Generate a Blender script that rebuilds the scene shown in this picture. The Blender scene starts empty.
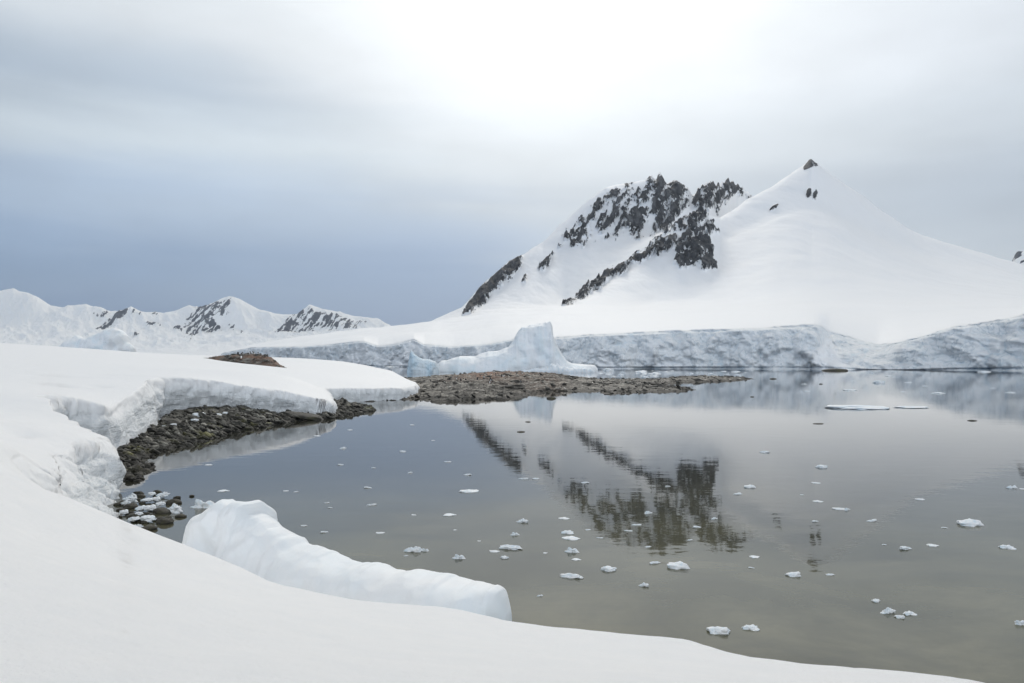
import bpy, math, random
import numpy as np
from mathutils import Vector

R = math.radians
random.seed(7)
RNG = np.random.default_rng(11)
scene = bpy.context.scene
COL = scene.collection

# ------------------------------------------------------------------ camera model
CAM_H, F = 6.0, 740.0
CX, CY, HOR = 512.0, 341.5, 361.8
TH = math.atan((HOR - CY) / F)
CT, ST = math.cos(TH), math.sin(TH)


def ke(px, py):
    """photo pixel -> (x/y, (z-6)/y) of its ray"""
    px = np.asarray(px, float); py = np.asarray(py, float)
    v = (CY - py) / F
    den = CT - ST * v
    return (px - CX) / F / den, (ST + CT * v) / den


def at_depth(px, py, d):
    k, e = ke(px, py)
    return np.array([k * d, d, CAM_H + e * d])


def on_level(px, py, z=0.0):
    k, e = ke(px, py)
    d = (z - CAM_H) / e
    return np.array([k * d, d, z + 0 * d])


# ------------------------------------------------------------------ noise
def _hash(ix, iy, iz, seed):
    h = (ix.astype(np.uint32) * np.uint32(374761393) + iy.astype(np.uint32) * np.uint32(668265263)
         + iz.astype(np.uint32) * np.uint32(2147483647) + np.uint32((seed * 974634777 + 12345) & 0xffffffff))
    h = (h ^ (h >> np.uint32(13))) * np.uint32(1274126177)
    h = (h ^ (h >> np.uint32(16))) * np.uint32(2246822519)
    return ((h ^ (h >> np.uint32(15))) & np.uint32(0xffffff)).astype(np.float64) / 8388607.5 - 1.0


def vnoise(x, y, z=None, seed=0):
    x = np.asarray(x, float); y = np.asarray(y, float)
    x, y = np.broadcast_arrays(x, y)
    if z is None:
        x0 = np.floor(x); y0 = np.floor(y)
        fx = x - x0; fy = y - y0
        ux = fx * fx * fx * (fx * (fx * 6 - 15) + 10); uy = fy * fy * fy * (fy * (fy * 6 - 15) + 10)
        ix = x0.astype(np.int64); iy = y0.astype(np.int64); zz = np.zeros_like(ix)

        def g(dx, dy):
            a = _hash(ix + dx, iy + dy, zz, seed) * math.pi
            return np.cos(a) * (fx - dx) + np.sin(a) * (fy - dy)
        a = g(0, 0) * (1 - ux) + g(1, 0) * ux
        b = g(0, 1) * (1 - ux) + g(1, 1) * ux
        return (a * (1 - uy) + b * uy) * 1.5
    z = np.asarray(z, float)
    x, y, z = np.broadcast_arrays(x, y, z)
    x0 = np.floor(x); y0 = np.floor(y); z0 = np.floor(z)
    fx = x - x0; fy = y - y0; fz = z - z0
    ux = fx * fx * (3 - 2 * fx); uy = fy * fy * (3 - 2 * fy); uz = fz * fz * (3 - 2 * fz)
    ix = x0.astype(np.int64); iy = y0.astype(np.int64); iz = z0.astype(np.int64)
    r = 0
    for dz, wz in ((0, 1 - uz), (1, uz)):
        for dy, wy in ((0, 1 - uy), (1, uy)):
            for dx, wx in ((0, 1 - ux), (1, ux)):
                r = r + _hash(ix + dx, iy + dy, iz + dz, seed) * wx * wy * wz
    return r


def fbm(x, y, z=None, octaves=4, seed=0, gain=0.5, ridged=False):
    a, s, t = 1.0, 0.0, 0.0
    for i in range(octaves):
        f = 2.03 ** i
        n = vnoise(x * f, y * f, None if z is None else z * f, seed + i * 17)
        if ridged:
            n = 1 - 2 * np.abs(n)
        s = s + n * a; t += a; a *= gain
    return s / t


def worley(x, y, z, seed=0):
    """distance to the nearest and second nearest scattered point"""
    x, y, z = np.broadcast_arrays(np.asarray(x, float), np.asarray(y, float), np.asarray(z, float))
    ix, iy, iz = (np.floor(a).astype(np.int64) for a in (x, y, z))
    f1 = np.full(x.shape, 9.0); f2 = np.full(x.shape, 9.0)
    for dx in (-1, 0, 1):
        for dy in (-1, 0, 1):
            for dz in (-1, 0, 1):
                cx, cy, cz = ix + dx, iy + dy, iz + dz
                px = cx + 0.5 + 0.45 * _hash(cx, cy, cz, seed); py = cy + 0.5 + 0.45 * _hash(cx, cy, cz, seed + 1); pz = cz + 0.5 + 0.45 * _hash(cx, cy, cz, seed + 2)
                d = (x - px) ** 2 + (y - py) ** 2 + (z - pz) ** 2
                f2 = np.minimum(f2, np.maximum(f1, d)); f1 = np.minimum(f1, d)
    return np.sqrt(f1), np.sqrt(f2)


def sstep(a, b, x):
    t = np.clip((x - a) / (b - a), 0, 1)
    return t * t * (3 - 2 * t)


def poly_sdf(px, py, poly, vals=None):
    """signed distance, positive inside; vals (V,m) are carried along the nearest edge"""
    poly = np.asarray(poly, float)
    best = np.full(px.shape, 1e18); inside = np.zeros(px.shape, bool)
    out = None if vals is None else np.zeros(px.shape + (np.asarray(vals).shape[1],))
    n = len(poly)
    for i in range(n):
        a = poly[i]; b = poly[(i + 1) % n]
        ab = b - a; L = ab @ ab + 1e-12
        t = np.clip(((px - a[0]) * ab[0] + (py - a[1]) * ab[1]) / L, 0, 1)
        d = (px - a[0] - ab[0] * t) ** 2 + (py - a[1] - ab[1] * t) ** 2
        m = d < best
        best = np.where(m, d, best)
        if out is not None:
            va = np.asarray(vals[i], float); vb = np.asarray(vals[(i + 1) % n], float)
            out[m] = va + (vb - va) * t[m][..., None]
        c = (a[1] > py) != (b[1] > py)
        xi = a[0] + (py - a[1]) * ab[0] / (ab[1] if abs(ab[1]) > 1e-12 else 1e-12)
        inside ^= c & (px < xi)
    s = np.sqrt(best) * np.where(inside, 1, -1)
    return s if out is None else (s, out)


# ------------------------------------------------------------------ mesh helpers
def mesh_np(name, co, quads=None, tris=None, attrs=None, smooth=True, mats=()):
    me = bpy.data.meshes.new(name)
    co = np.asarray(co, np.float32)
    me.vertices.add(len(co)); me.vertices.foreach_set('co', co.ravel())
    parts = []; starts = []; totals = []; off = 0
    for arr, n in ((quads, 4), (tris, 3)):
        if arr is not None and len(arr):
            arr = np.asarray(arr, np.int32)
            parts.append(arr.ravel()); m = len(arr)
            starts.append(off + np.arange(m) * n); totals.append(np.full(m, n)); off += m * n
    me.loops.add(off); me.loops.foreach_set('vertex_index', np.concatenate(parts).astype(np.int32))
    st = np.concatenate(starts).astype(np.int32)
    me.polygons.add(len(st)); me.polygons.foreach_set('loop_start', st)
    me.polygons.foreach_set('loop_total', np.concatenate(totals).astype(np.int32))
    for k, v in (attrs or {}).items():
        a = me.attributes.new(k, 'FLOAT', 'POINT'); a.data.foreach_set('value', np.asarray(v, np.float32).ravel())
    me.update(calc_edges=True)
    me.polygons.foreach_set('use_smooth', np.full(len(st), smooth)); me.validate()
    for m in mats:
        me.materials.append(m)
    return me


def grid_quads(nr, nc, wrap=False):
    i = np.arange(nr - 1)[:, None]; j = np.arange(nc if wrap else nc - 1)[None, :]
    j2 = (j + 1) % nc
    return np.stack([i * nc + j, i * nc + j2, (i + 1) * nc + j2, (i + 1) * nc + j], -1).reshape(-1, 4)


def link(name, me, kind=None, label=None, cat=None, group=None, loc=None, rot=None, scale=None, parent=None):
    o = bpy.data.objects.new(name, me); COL.objects.link(o)
    if kind: o['kind'] = kind
    if label: o['label'] = label
    if cat: o['category'] = cat
    if group: o['group'] = group
    if loc is not None: o.location = loc
    if rot is not None: o.rotation_euler = rot
    if scale is not None: o.scale = scale
    if parent is not None: o.parent = parent
    return o


# ------------------------------------------------------------------ materials
class NT:
    def __init__(s, name):
        s.m = bpy.data.materials.new(name); s.m.use_nodes = True
        s.t = s.m.node_tree; s.n = s.t.nodes; s.l = s.t.links
        s.b = s.n['Principled BSDF']; s.o = s.n['Material Output']

    def new(s, typ, **kw):
        x = s.n.new(typ)
        for k, v in kw.items():
            if k.startswith('_'): setattr(x, k[1:], v)
        return x

    def put(s, sock, v):
        if hasattr(v, 'is_output') or isinstance(v, bpy.types.NodeSocket): s.l.new(v, sock)
        else: sock.default_value = v

    def noise(s, vec, scale, detail=4, rough=0.55, dist=0.0, typ=None):
        x = s.n.new('ShaderNodeTexNoise'); s.l.new(vec, x.inputs['Vector'])
        x.inputs['Scale'].default_value = scale; x.inputs['Detail'].default_value = detail
        x.inputs['Roughness'].default_value = rough; x.inputs['Distortion'].default_value = dist
        return x.outputs['Fac']

    def vor(s, vec, scale, feature='F1', out='Distance'):
        x = s.n.new('ShaderNodeTexVoronoi'); x.feature = feature; s.l.new(vec, x.inputs['Vector'])
        x.inputs['Scale'].default_value = scale
        return x.outputs[out]

    def pos(s, sx=1, sy=1, sz=1):
        g = s.n.new('ShaderNodeTexCoord').outputs['Object']
        m = s.n.new('ShaderNodeMapping'); s.l.new(g, m.inputs['Vector']); m.inputs['Scale'].default_value = (sx, sy, sz)
        return m.outputs['Vector']

    def attr(s, name):
        a = s.n.new('ShaderNodeAttribute'); a.attribute_name = name; return a.outputs['Fac']

    def math(s, op, a, b=0.0, clamp=False):
        x = s.n.new('ShaderNodeMath'); x.operation = op; x.use_clamp = clamp
        s.put(x.inputs[0], a); s.put(x.inputs[1], b); return x.outputs[0]

    def ramp(s, fac, stops, interp='LINEAR'):
        x = s.n.new('ShaderNodeValToRGB'); s.put(x.inputs[0], fac); cr = x.color_ramp; cr.interpolation = interp
        while len(cr.elements) < len(stops): cr.elements.new(0.5)
        for e, (p, c) in zip(cr.elements, stops):
            e.position = p; e.color = (c, c, c, 1) if isinstance(c, (int, float)) else (*c, 1)
        return x.outputs[0]

    def mix(s, f, a, b):
        x = s.n.new('ShaderNodeMix'); x.data_type = 'RGBA'
        s.put(x.inputs[0], f)
        s.put(x.inputs[6], a if not isinstance(a, tuple) else (*a, 1)); s.put(x.inputs[7], b if not isinstance(b, tuple) else (*b, 1))
        return x.outputs[2]

    def bump(s, h, strength=0.3, dist=0.1, prev=None):
        x = s.n.new('ShaderNodeBump'); s.l.new(h, x.inputs['Height'])
        x.inputs['Strength'].default_value = strength; x.inputs['Distance'].default_value = dist
        if prev is not None: s.l.new(prev, x.inputs['Normal'])
        return x.outputs[0]

    def fin(s, color=None, rough=None, normal=None, spec=0.3):
        if color is not None: s.put(s.b.inputs['Base Color'], color if not isinstance(color, tuple) else (*color, 1))
        if rough is not None: s.put(s.b.inputs['Roughness'], rough)
        if normal is not None: s.l.new(normal, s.b.inputs['Normal'])
        s.b.inputs['Specular IOR Level'].default_value = spec
        return s.m


SNOW = (0.90, 0.905, 0.91)


def mat_bank():
    t = NT('snow_bank'); p = t.pos()
    face = t.attr('face')
    sp = t.pos(0.22, 0.22, 1.7)
    mpn = sp.node; mpn.inputs['Rotation'].default_value = (0, R(-16), 0)
    strata = t.noise(sp, 1.0, 7, 0.66, 1.6)
    streak = t.noise(t.pos(1.3, 1.3, 0.35), 1.0, 4, 0.6)
    ice = t.ramp(strata, [(0.32, (0.68, 0.715, 0.74)), (0.41, (0.87, 0.885, 0.895)), (0.455, (0.74, 0.775, 0.795)), (0.50, (0.89, 0.90, 0.905)), (0.56, (0.80, 0.83, 0.85)), (0.66, (0.89, 0.90, 0.905))])
    ice = t.mix(t.ramp(streak, [(0.5, 0.0), (0.68, 0.75)]), ice, (0.88, 0.90, 0.91))
    grain = t.noise(p, 1.6, 6, 0.65)
    snow = t.mix(t.ramp(grain, [(0.3, 0.0), (0.7, 1.0)]), (0.850, 0.858, 0.866), (0.885, 0.885, 0.885))
    c = t.mix(face, snow, ice)
    n1 = t.bump(t.noise(t.pos(1.0, 2.2, 1.0), 1.3, 6, 0.62), 0.22, 0.10)
    n2 = t.bump(t.noise(p, 7.0, 8, 0.75), 0.6, 0.045, n1)
    fh = t.math('MULTIPLY', t.math('ADD', t.noise(t.pos(1, 1, 1.4), 1.7, 6, 0.65), t.noise(t.pos(0.3, 0.3, 1.9), 1.0, 4, 0.55, 0.8)), face)
    n3 = t.bump(fh, 0.8, 0.26, n2)
    return t.fin(c, 0.65, n3, 0.2)


def mat_glacier():
    t = NT('glacier_mountain')
    rock = t.attr('rock'); ice = t.attr('ice'); p = t.pos()
    # rock, snow and glacier ice told apart by baked surface masks, frayed by fine noise
    fr = t.noise(t.pos(1, 0.6, 0.7), 0.09, 5, 0.7)
    ledge = t.noise(t.pos(1.1, 0.4, 0.8), 0.05, 7, 0.70, 0.5)
    rk = t.ramp(t.math('ADD', rock, t.math('ADD', t.math('MULTIPLY', t.math('SUBTRACT', fr, 0.5), 0.9), t.math('ADD', t.math('MULTIPLY', t.math('SUBTRACT', ledge, 0.5), 1.2), t.math('MULTIPLY', t.math('SUBTRACT', t.noise(t.pos(1.2, 0.5, 0.7), 0.16, 5, 0.7), 0.5), 0.9)))), [(0.46, 0.0), (0.53, 1.0)])
    rn = t.noise(t.pos(1.2, 0.4, 0.4), 0.05, 7, 0.74, 0.4)
    rcol = t.ramp(rn, [(0.3, (0.014, 0.016, 0.021)), (0.48, (0.048, 0.052, 0.060)), (0.66, (0.16, 0.165, 0.175))])
    blue = t.noise(t.pos(0.6, 0.6, 1.6), 0.035, 5, 0.65, 0.8)
    icol = t.ramp(blue, [(0.28, (0.68, 0.80, 0.87)), (0.38, (0.86, 0.885, 0.90)), (0.55, (0.90, 0.91, 0.915)), (0.7, (0.83, 0.87, 0.89))])
    icol = t.mix(t.math('MULTIPLY', t.attr('crevice'), 0.6), icol, (0.42, 0.58, 0.68))
    icol = t.mix(t.ramp(t.noise(t.pos(0.5, 0.5, 6.0), 0.03, 5, 0.6), [(0.55, 0.0), (0.70, 0.3)]), icol, (0.64, 0.68, 0.70))
    sn = t.noise(t.pos(1, 1, 1), 0.006, 6, 0.6)
    snow = t.mix(sn, (0.885, 0.895, 0.91), (0.925, 0.92, 0.91))
    c = t.mix(ice, snow, icol)
    c = t.mix(rk, c, rcol)
    n1 = t.bump(t.noise(t.pos(1, 0.35, 1), 0.012, 7, 0.6), 0.25, 14.0)
    rh = t.math('MULTIPLY', t.noise(t.pos(1, 0.6, 0.5), 0.06, 7, 0.72), rk)
    n2 = t.bump(rh, 1.0, 14.0, n1)
    hair = t.noise(t.pos(1.0, 1.0, 0.35), 0.045, 4, 0.6, 1.2)
    hair = t.ramp(t.math('ABSOLUTE', t.math('SUBTRACT', hair, 0.5)), [(0.0, 1.0), (0.018, 0.0)])
    c = t.mix(t.math('MULTIPLY', t.math('MULTIPLY', hair, ice), 0.5), c, (0.36, 0.44, 0.50))
    ih = t.math('MULTIPLY', t.noise(t.pos(1, 1, 1.0), 0.10, 7, 0.72, 0.3), ice)
    n3 = t.bump(ih, 0.55, 6.0, n2)
    return t.fin(c, 0.7, n3, 0.15)


def mat_farmount():
    t = NT('far_mountain')
    rock = t.attr('rock')
    fr = t.noise(t.pos(1, 0.5, 0.5), 0.02, 5, 0.7)
    rk = t.ramp(t.math('ADD', rock, t.math('MULTIPLY', t.math('SUBTRACT', fr, 0.5), 1.0)), [(0.46, 0.0), (0.54, 1.0)])
    c = t.mix(rk, (0.89, 0.90, 0.91), (0.040, 0.052, 0.078))
    n1 = t.bump(t.noise(t.pos(1, 0.5, 1), 0.004, 8, 0.65), 0.6, 60.0)
    return t.fin(c, 0.8, n1, 0.1)


def mat_ice(name, blue=(0.55, 0.74, 0.86), white=(0.88, 0.905, 0.92), scale=1.0, sss=0.0, bumpd=0.1, lo=0.38, hi=0.56):
    t = NT(name); p = t.pos()
    n = t.noise(t.pos(1, 1, 0.7), 0.6 * scale, 5, 0.6, 0.5)
    c = t.mix(t.ramp(n, [(lo, 0.0), (hi, 1.0)]), blue, white)
    b = t.bump(t.noise(p, 3.0 * scale, 7, 0.65), 0.5, bumpd)
    b = t.bump(t.vor(t.pos(1, 1, 1.3), 2.2 * scale, 'SMOOTH_F1'), 0.35, bumpd * 1.6, b)
    if sss:
        t.b.inputs['Subsurface Weight'].default_value = sss
        t.b.inputs['Subsurface Radius'].default_value = (0.05, 0.12, 0.2)
        t.b.inputs['Subsurface Scale'].default_value = 1.0
    return t.fin(c, 0.62, b, 0.2)


def mat_rock(name, dark, mid, light, tint=None, scale=1.0, wet=None, moss=None):
    t = NT(name); p = t.pos()
    oi = t.n.new('ShaderNodeObjectInfo').outputs['Random']
    n = t.noise(t.pos(0.6, 1, 3.0), 1.2 * scale, 7, 0.74, 0.5)
    c = t.ramp(n, [(0.37, dark), (0.49, mid), (0.62, light)])
    if tint:
        c = t.mix(t.math('MULTIPLY', t.attr('guano'), t.ramp(t.noise(p, 0.5 * scale, 5, 0.65), [(0.38, 0.0), (0.6, 1.0)])), c, tint)
    if moss:
        c = t.mix(t.ramp(t.noise(p, 0.33 * scale, 3, 0.6), [(0.58, 0.0), (0.66, 0.7)]), c, moss)
    if wet:
        gz = t.n.new('ShaderNodeNewGeometry').outputs['Position']; sz = t.n.new('ShaderNodeSeparateXYZ'); t.l.new(gz, sz.inputs[0])
        zz = t.math('ADD', sz.outputs[2], t.math('MULTIPLY', t.math('SUBTRACT', t.noise(gz, 0.25, 4, 0.6), 0.5), wet))
        mr = t.n.new('ShaderNodeMapRange'); t.l.new(zz, mr.inputs[0]); mr.inputs[1].default_value = wet * 0.9; mr.inputs[2].default_value = wet * 0.35
        c = t.mix(mr.outputs[0], c, t.mix(0.25, dark, c))
    # each stone a little lighter or darker than the next
    hv = t.n.new('ShaderNodeHueSaturation'); t.put(hv.inputs['Color'], c)
    t.put(hv.inputs['Value'], t.math('ADD', t.math('ADD', 0.7, t.math('MULTIPLY', oi, 0.5)), t.attr('tone')))
    c = hv.outputs[0]
    b = t.bump(t.noise(t.pos(1, 1, 1.8), 3.2 * scale, 9, 0.76), 1.0, 0.22 / scale)
    b2 = t.bump(t.vor(t.pos(1, 1, 2.5), 1.6 * scale, 'DISTANCE_TO_EDGE'), 0.5, 0.1 / scale, b)
    return t.fin(c, 0.7, b2, 0.35)


def mat_water():
    t = NT('sea_water'); p = t.pos()
    # shallow bottom showing through near the bank: olive silt with darker weed drifts
    bed = t.noise(t.pos(1, 1.6, 1), 0.16, 6, 0.6, 0.6)
    bed2 = t.noise(t.pos(1, 2.2, 1), 0.7, 6, 0.65)
    c = t.ramp(bed, [(0.36, (0.078, 0.076, 0.046)), (0.5, (0.118, 0.113, 0.068)), (0.64, (0.165, 0.154, 0.094))])
    c = t.mix(t.ramp(bed2, [(0.45, 0.0), (0.7, 0.35)]), c, (0.075, 0.076, 0.056))
    sx = t.n.new('ShaderNodeSeparateXYZ'); t.l.new(t.pos(), sx.inputs[0])
    # the bottom drops away from the bank into dark deep water
    yy = t.math('ADD', sx.outputs[1], t.math('MULTIPLY', t.math('SUBTRACT', t.noise(p, 0.07, 4, 0.6), 0.5), 26.0))
    mr = t.n.new('ShaderNodeMapRange'); mr.interpolation_type = 'SMOOTHSTEP'; t.l.new(yy, mr.inputs[0]); mr.inputs[1].default_value = 14; mr.inputs[2].default_value = 46
    c = t.mix(mr.outputs[0], c, (0.036, 0.036, 0.028))
    w1 = t.noise(t.pos(0.55, 1.0, 1), 0.9, 3, 0.5)
    w2 = t.noise(t.pos(0.7, 1.0, 1), 4.5, 2, 0.5)
    w3 = t.noise(t.pos(0.5, 1.0, 1), 0.12, 3, 0.5)
    b = t.bump(w1, 0.05, 0.10)
    b = t.bump(w2, 0.035, 0.02, b)
    b = t.bump(w3, 0.03, 0.25, b)
    t.b.inputs['IOR'].default_value = 1.38
    m = t.fin(c, 0.02, b, 0.5)
    return m


def mat_flat(name, col, rough=0.6):
    t = NT(name); p = t.pos()
    n = t.noise(p, 30, 3, 0.6)
    c = t.mix(t.math('MULTIPLY', n, 0.4), col, tuple(min(1, v * 1.5 + 0.01) for v in col))
    return t.fin(c, rough, None, 0.3)


M_BANK = mat_bank(); M_GLAC = mat_glacier(); M_FAR = mat_farmount(); M_WATER = mat_water()
M_BERG = mat_ice('iceberg_ice', (0.76, 0.85, 0.90), (0.89, 0.91, 0.925), 0.10, bumpd=1.6, lo=0.30, hi=0.50)
M_BLUE = mat_ice('blue_ice', (0.60, 0.74, 0.83), (0.78, 0.85, 0.89), 0.22, bumpd=1.2)
M_CHUNK = mat_ice('drift_ice', (0.74, 0.83, 0.89), (0.90, 0.91, 0.92), 2.0, bumpd=0.03)
M_STRAND = mat_ice('stranded_ice', (0.80, 0.87, 0.92), (0.90, 0.915, 0.925), 0.6, bumpd=0.05, lo=0.30, hi=0.6)
M_ROCK = mat_rock('shore_rock', (0.020, 0.019, 0.016), (0.075, 0.071, 0.060), (0.24, 0.23, 0.20), scale=1.1, moss=(0.12, 0.115, 0.035), wet=0.35)
M_SPIT = mat_rock('spit_rock', (0.018, 0.017, 0.015), (0.105, 0.096, 0.083), (0.40, 0.37, 0.32), tint=(0.30, 0.16, 0.10), scale=0.5, wet=0.55)
M_STONE = mat_rock('wet_stone', (0.035, 0.033, 0.027), (0.085, 0.078, 0.062), (0.17, 0.16, 0.13), scale=2.0, moss=(0.10, 0.095, 0.045))
M_PBLACK = mat_flat('penguin_black', (0.02, 0.021, 0.024)); M_PWHITE = mat_flat('penguin_white', (0.75, 0.74, 0.70))
M_PBEAK = mat_flat('penguin_orange', (0.55, 0.16, 0.03))

# ------------------------------------------------------------------ thin plate spline
class TPS:
    def __init__(s, xy, z, lam=0.02):
        s.c = np.asarray(xy, float); n = len(s.c)
        d = np.linalg.norm(s.c[:, None] - s.c[None], axis=-1)
        K = s.u(d) + lam * np.eye(n) * 10
        P = np.c_[np.ones(n), s.c]
        A = np.block([[K, P], [P.T, np.zeros((3, 3))]])
        s.w = np.linalg.solve(A, np.r_[z, 0, 0, 0])

    @staticmethod
    def u(d):
        return np.where(d > 1e-9, d * d * np.log(np.maximum(d, 1e-9)), 0)

    def __call__(s, x, y):
        r = s.w[-3] + s.w[-2] * x + s.w[-1] * y
        for (cx, cy), w in zip(s.c, s.w[:-3]):
            d2 = (x - cx) ** 2 + (y - cy) ** 2
            r = r + w * 0.5 * d2 * np.log(np.maximum(d2, 1e-12))
        return r


# ------------------------------------------------------------------ near snow bank
# edge: (px, depth, face width, overhang, lump, lip py or None)
EDGE = [
    (1400, 6.4, 3.0, 0, 0.0, None), (1150, 8.0, 3.0, 0, 0.0, None),
    (1009, 9.4, 3.0, 0, 0.0, 683), (945, 9.9, 3.0, 0, 0.0, 672), (877, 10.3, 3.0, 0, 0.0, 665), (814, 10.7, 3.0, 0, 0.0, 660),
    (759, 11.2, 3.0, 0, 0.0, 653), (728, 11.7, 3.0, 0, 0.0, 640), (696, 12.1, 3.0, 0, 0.0, 631), (660, 12.4, 3.0, 0, 0.0, 627),
    (619, 12.7, 3.0, 0, 0.0, 621), (560, 12.9, 3.0, 0, 0.0, 620), (530, 13.0, 3.0, 0, 0.0, 621),
    (506, 13.2, 3.0, 0, 0.0, 615), (458, 13.7, 3.0, 0, 0.0, 604), (402, 14.2, 3.0, 0, 0.0, 602), (358, 14.6, 3.0, 0, 0.0, 595), (328, 15.0, 3.0, 0, 0.0, 588),
    (298, 15.6, 3.0, 0, 0.0, 582), (269, 16.4, 3.0, 0, 0.0, 567), (224, 17.4, 3.0, 0, 0.0, 556), (183, 18.6, 3.0, 0, 0.0, 547), (150, 19.8, 2.6, 0, 0.0, 537),
    (125, 21.6, 2.0, 0, 0.1, 532),
    (112, 23.5, 1.2, 0, 0.3, None), (121, 25.2, 0.8, .15, 0.35, None), (127, 27.0, 0.7, .2, 0.35, None), (125, 28.6, 0.8, .1, .35, None),
    (112, 29.8, 1.2, 0, .35, None), (119, 31.0, 0.8, .1, .35, None), (126, 33.0, 0.7, .2, .35, None), (125, 35.6, 0.8, .2, .35, None),
    (112, 38.0, 0.9, .1, .3, None), (88, 40.2, 0.9, 0, .3, None), (66, 42.0, 1.0, 0, .3, None), (60, 43.3, 1.0, 0, .3, None),
    (72, 44.8, 0.9, .1, .3, 398), (95, 46.0, .8, .10, .35, 401), (115, 47.2, .8, .12, .4, 407), (128, 49.0, .9, .08, .2, 412),
    (136, 52.5, 1.0, .06, .12, 406), (149, 57.5, 1.0, .06, .10, 393), (160, 62.5, 1.0, .06, .10, 385), (160, 67, 1.0, .1, .12, 380),
    (164, 71, .8, .5, .25, 378), (190, 74, .8, .7, .42, 378), (215, 75.6, .8, .7, .42, 381), (240, 77.0, .8, .7, .42, 385.5), (262, 78.2, .8, .7, .42, 388.5),
    (285, 79.2, .8, .7, .42, 392), (310, 80.0, .8, .6, .25, 397.5), (330, 81, .8, .5, .25, 402), (338, 83.5, .8, .3, .25, 404),
    (336, 90, .9, .3, .25, 399), (328, 99, .9, .3, .25, 391), (326, 107, .8, .5, .3, 389), (345, 110.5, .8, .5, .3, 388.5), (375, 113, .8, .5, .3, 389),
    (402, 117.5, .8, .3, .3, 388.5), (419, 128, .9, .2, .25, 386), (421, 148, 1.2, .2, .2, 383), (400, 185, 2, 0, 0, None), (330, 225, 3, 0, 0, None), (200, 250, 3, 0, 0, None),
]
ep = []; ev = []
for (px, d, w, oh, lu, ly) in EDGE:
    dd = d
    if w >= 2 and d < 21: dd = d + (1.5 if px > 690 else 1.1 if px > 560 else 1.6); w = 2.0
    ep.append(((px - CX) / F * dd, dd)); ev.append((w, oh, lu))
for q in ((-260, 260), (-420, 120), (-420, -60), (60, -60), (40, -20), (16, 0)):
    ep.append(q); ev.append((3, 0, 0))
ep = np.array(ep); ev = np.array(ev, float)

ctl = []
for (px, d, w, oh, lu, ly) in EDGE:
    if ly is not None:
        p = at_depth(px, ly, d); ctl.append(p)
for (px, py, d) in [
    (0, 683, 4.0), (250, 683, 4.6), (512, 683, 5.6), (760, 683, 7.6), (0, 620, 5.5), (0, 560, 7.5), (200, 640, 6.4), (300, 630, 8.2), (420, 640, 9.0), (560, 650, 9.8),
    (0, 500, 12), (60, 500, 16.5), (120, 560, 12.5), (0, 440, 24), (30, 480, 19.5), (60, 530, 17.5), (90, 522, 21.5), (80, 500, 25.5), (60, 470, 27.5), (105, 445, 33.5), (118, 448, 34.0),
    (110, 480, 28.5), (85, 450, 32.0), (108, 438, 36.5), (84, 427, 38.6), (66, 413, 40), (55, 402, 41.5), (40, 430, 32),
    (0, 402, 40), (0, 372, 70), (60, 392, 50), (100, 390, 56), (120, 380, 66), (150, 372, 80),
    (0, 350.5, 108), (0, 343, 135), (100, 351.5, 130), (200, 359.3, 135), (270, 366.3, 135), (250, 375, 98), (200, 369, 96),
    (300, 380, 92), (310, 386, 88), (330, 376, 122), (355, 374.5, 135), (385, 378, 138), (405, 382, 138), (300, 371, 140), (350, 382, 118), (390, 384.5, 124),
    (-300, 345, 130), (-300, 420, 30),
]:
    ctl.append(at_depth(px, py, d))
for q in ((0, 0, 4.45), (-6, 0, 4.7), (5, 1, 4.1), (-3, 2.2, 4.45), (3, 3, 4.0), (-30, 10, 5.5), (-100, 150, 9), (-60, 210, 7.0), (-30, 210, 4.2), (-120, 230, 5),
          (-200, 60, 10), (0, -30, 6), (30, -30, 5), (-60, -30, 8), (10, 3, 2.9)):
    ctl.append(np.array(q, float))
ctl = np.array(ctl)
TOP = TPS(ctl[:, :2], ctl[:, 2], 0.02)


def top_z(x, y):
    z = TOP(x, y)
    z = z + 0.05 * fbm(x * 0.16, y * 0.16, octaves=3, seed=3) + 0.022 * fbm(x * 0.7, y * 1.1, octaves=3, seed=5)
    # wind scoops and old prints
    for (px, d, wx, wy, dep) in ((12, 33, .5, 1.3, .30), (21, 30.5, .45, .9, .26), (55, 56, 1.6, .8, .22), (100, 58, .9, .7, .18), (115, 72, 3.0, .9, .2), (75, 68, 4, 1.0, .18), (190, 92, 4, 1.2, .15), (52, 47, .7, .5, .12)):
        cx = (px - CX) / F * d
        z = z - dep * np.exp(-((x - cx) / wx) ** 2 - ((y - d) / wy) ** 2)
    return z


def bank_sdf(x, y):
    s, v = poly_sdf(x, y, ep, ev)
    return s, v


# raster the distance field once, sample it bilinearly
def raster(x0, x1, y0, y1, h):
    xs = np.arange(x0, x1 + h, h); ys = np.arange(y0, y1 + h, h)
    X, Y = np.meshgrid(xs, ys)
    s, v = bank_sdf(X, Y)
    return (x0, y0, h, np.concatenate([s[..., None], v], -1))


R_NEAR = raster(-42, 16, 0, 150, 0.11)
R_FAR = raster(-430, 70, -64, 270, 1.0)


def sample(r, x, y):
    x0, y0, h, g = r
    fx = np.clip((x - x0) / h, 0, g.shape[1] - 1.001); fy = np.clip((y - y0) / h, 0, g.shape[0] - 1.001)
    ix = fx.astype(int); iy = fy.astype(int); tx = (fx - ix)[..., None]; ty = (fy - iy)[..., None]
    return (g[iy, ix] * (1 - tx) + g[iy, ix + 1] * tx) * (1 - ty) + (g[iy + 1, ix] * (1 - tx) + g[iy + 1, ix + 1] * tx) * ty


def field(x, y):
    near = (x > -41) & (x < 15) & (y > 0.5) & (y < 149)
    a = sample(R_FAR, x, y)
    b = sample(R_NEAR, x, y)
    return np.where(near[..., None], b, a)


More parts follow.
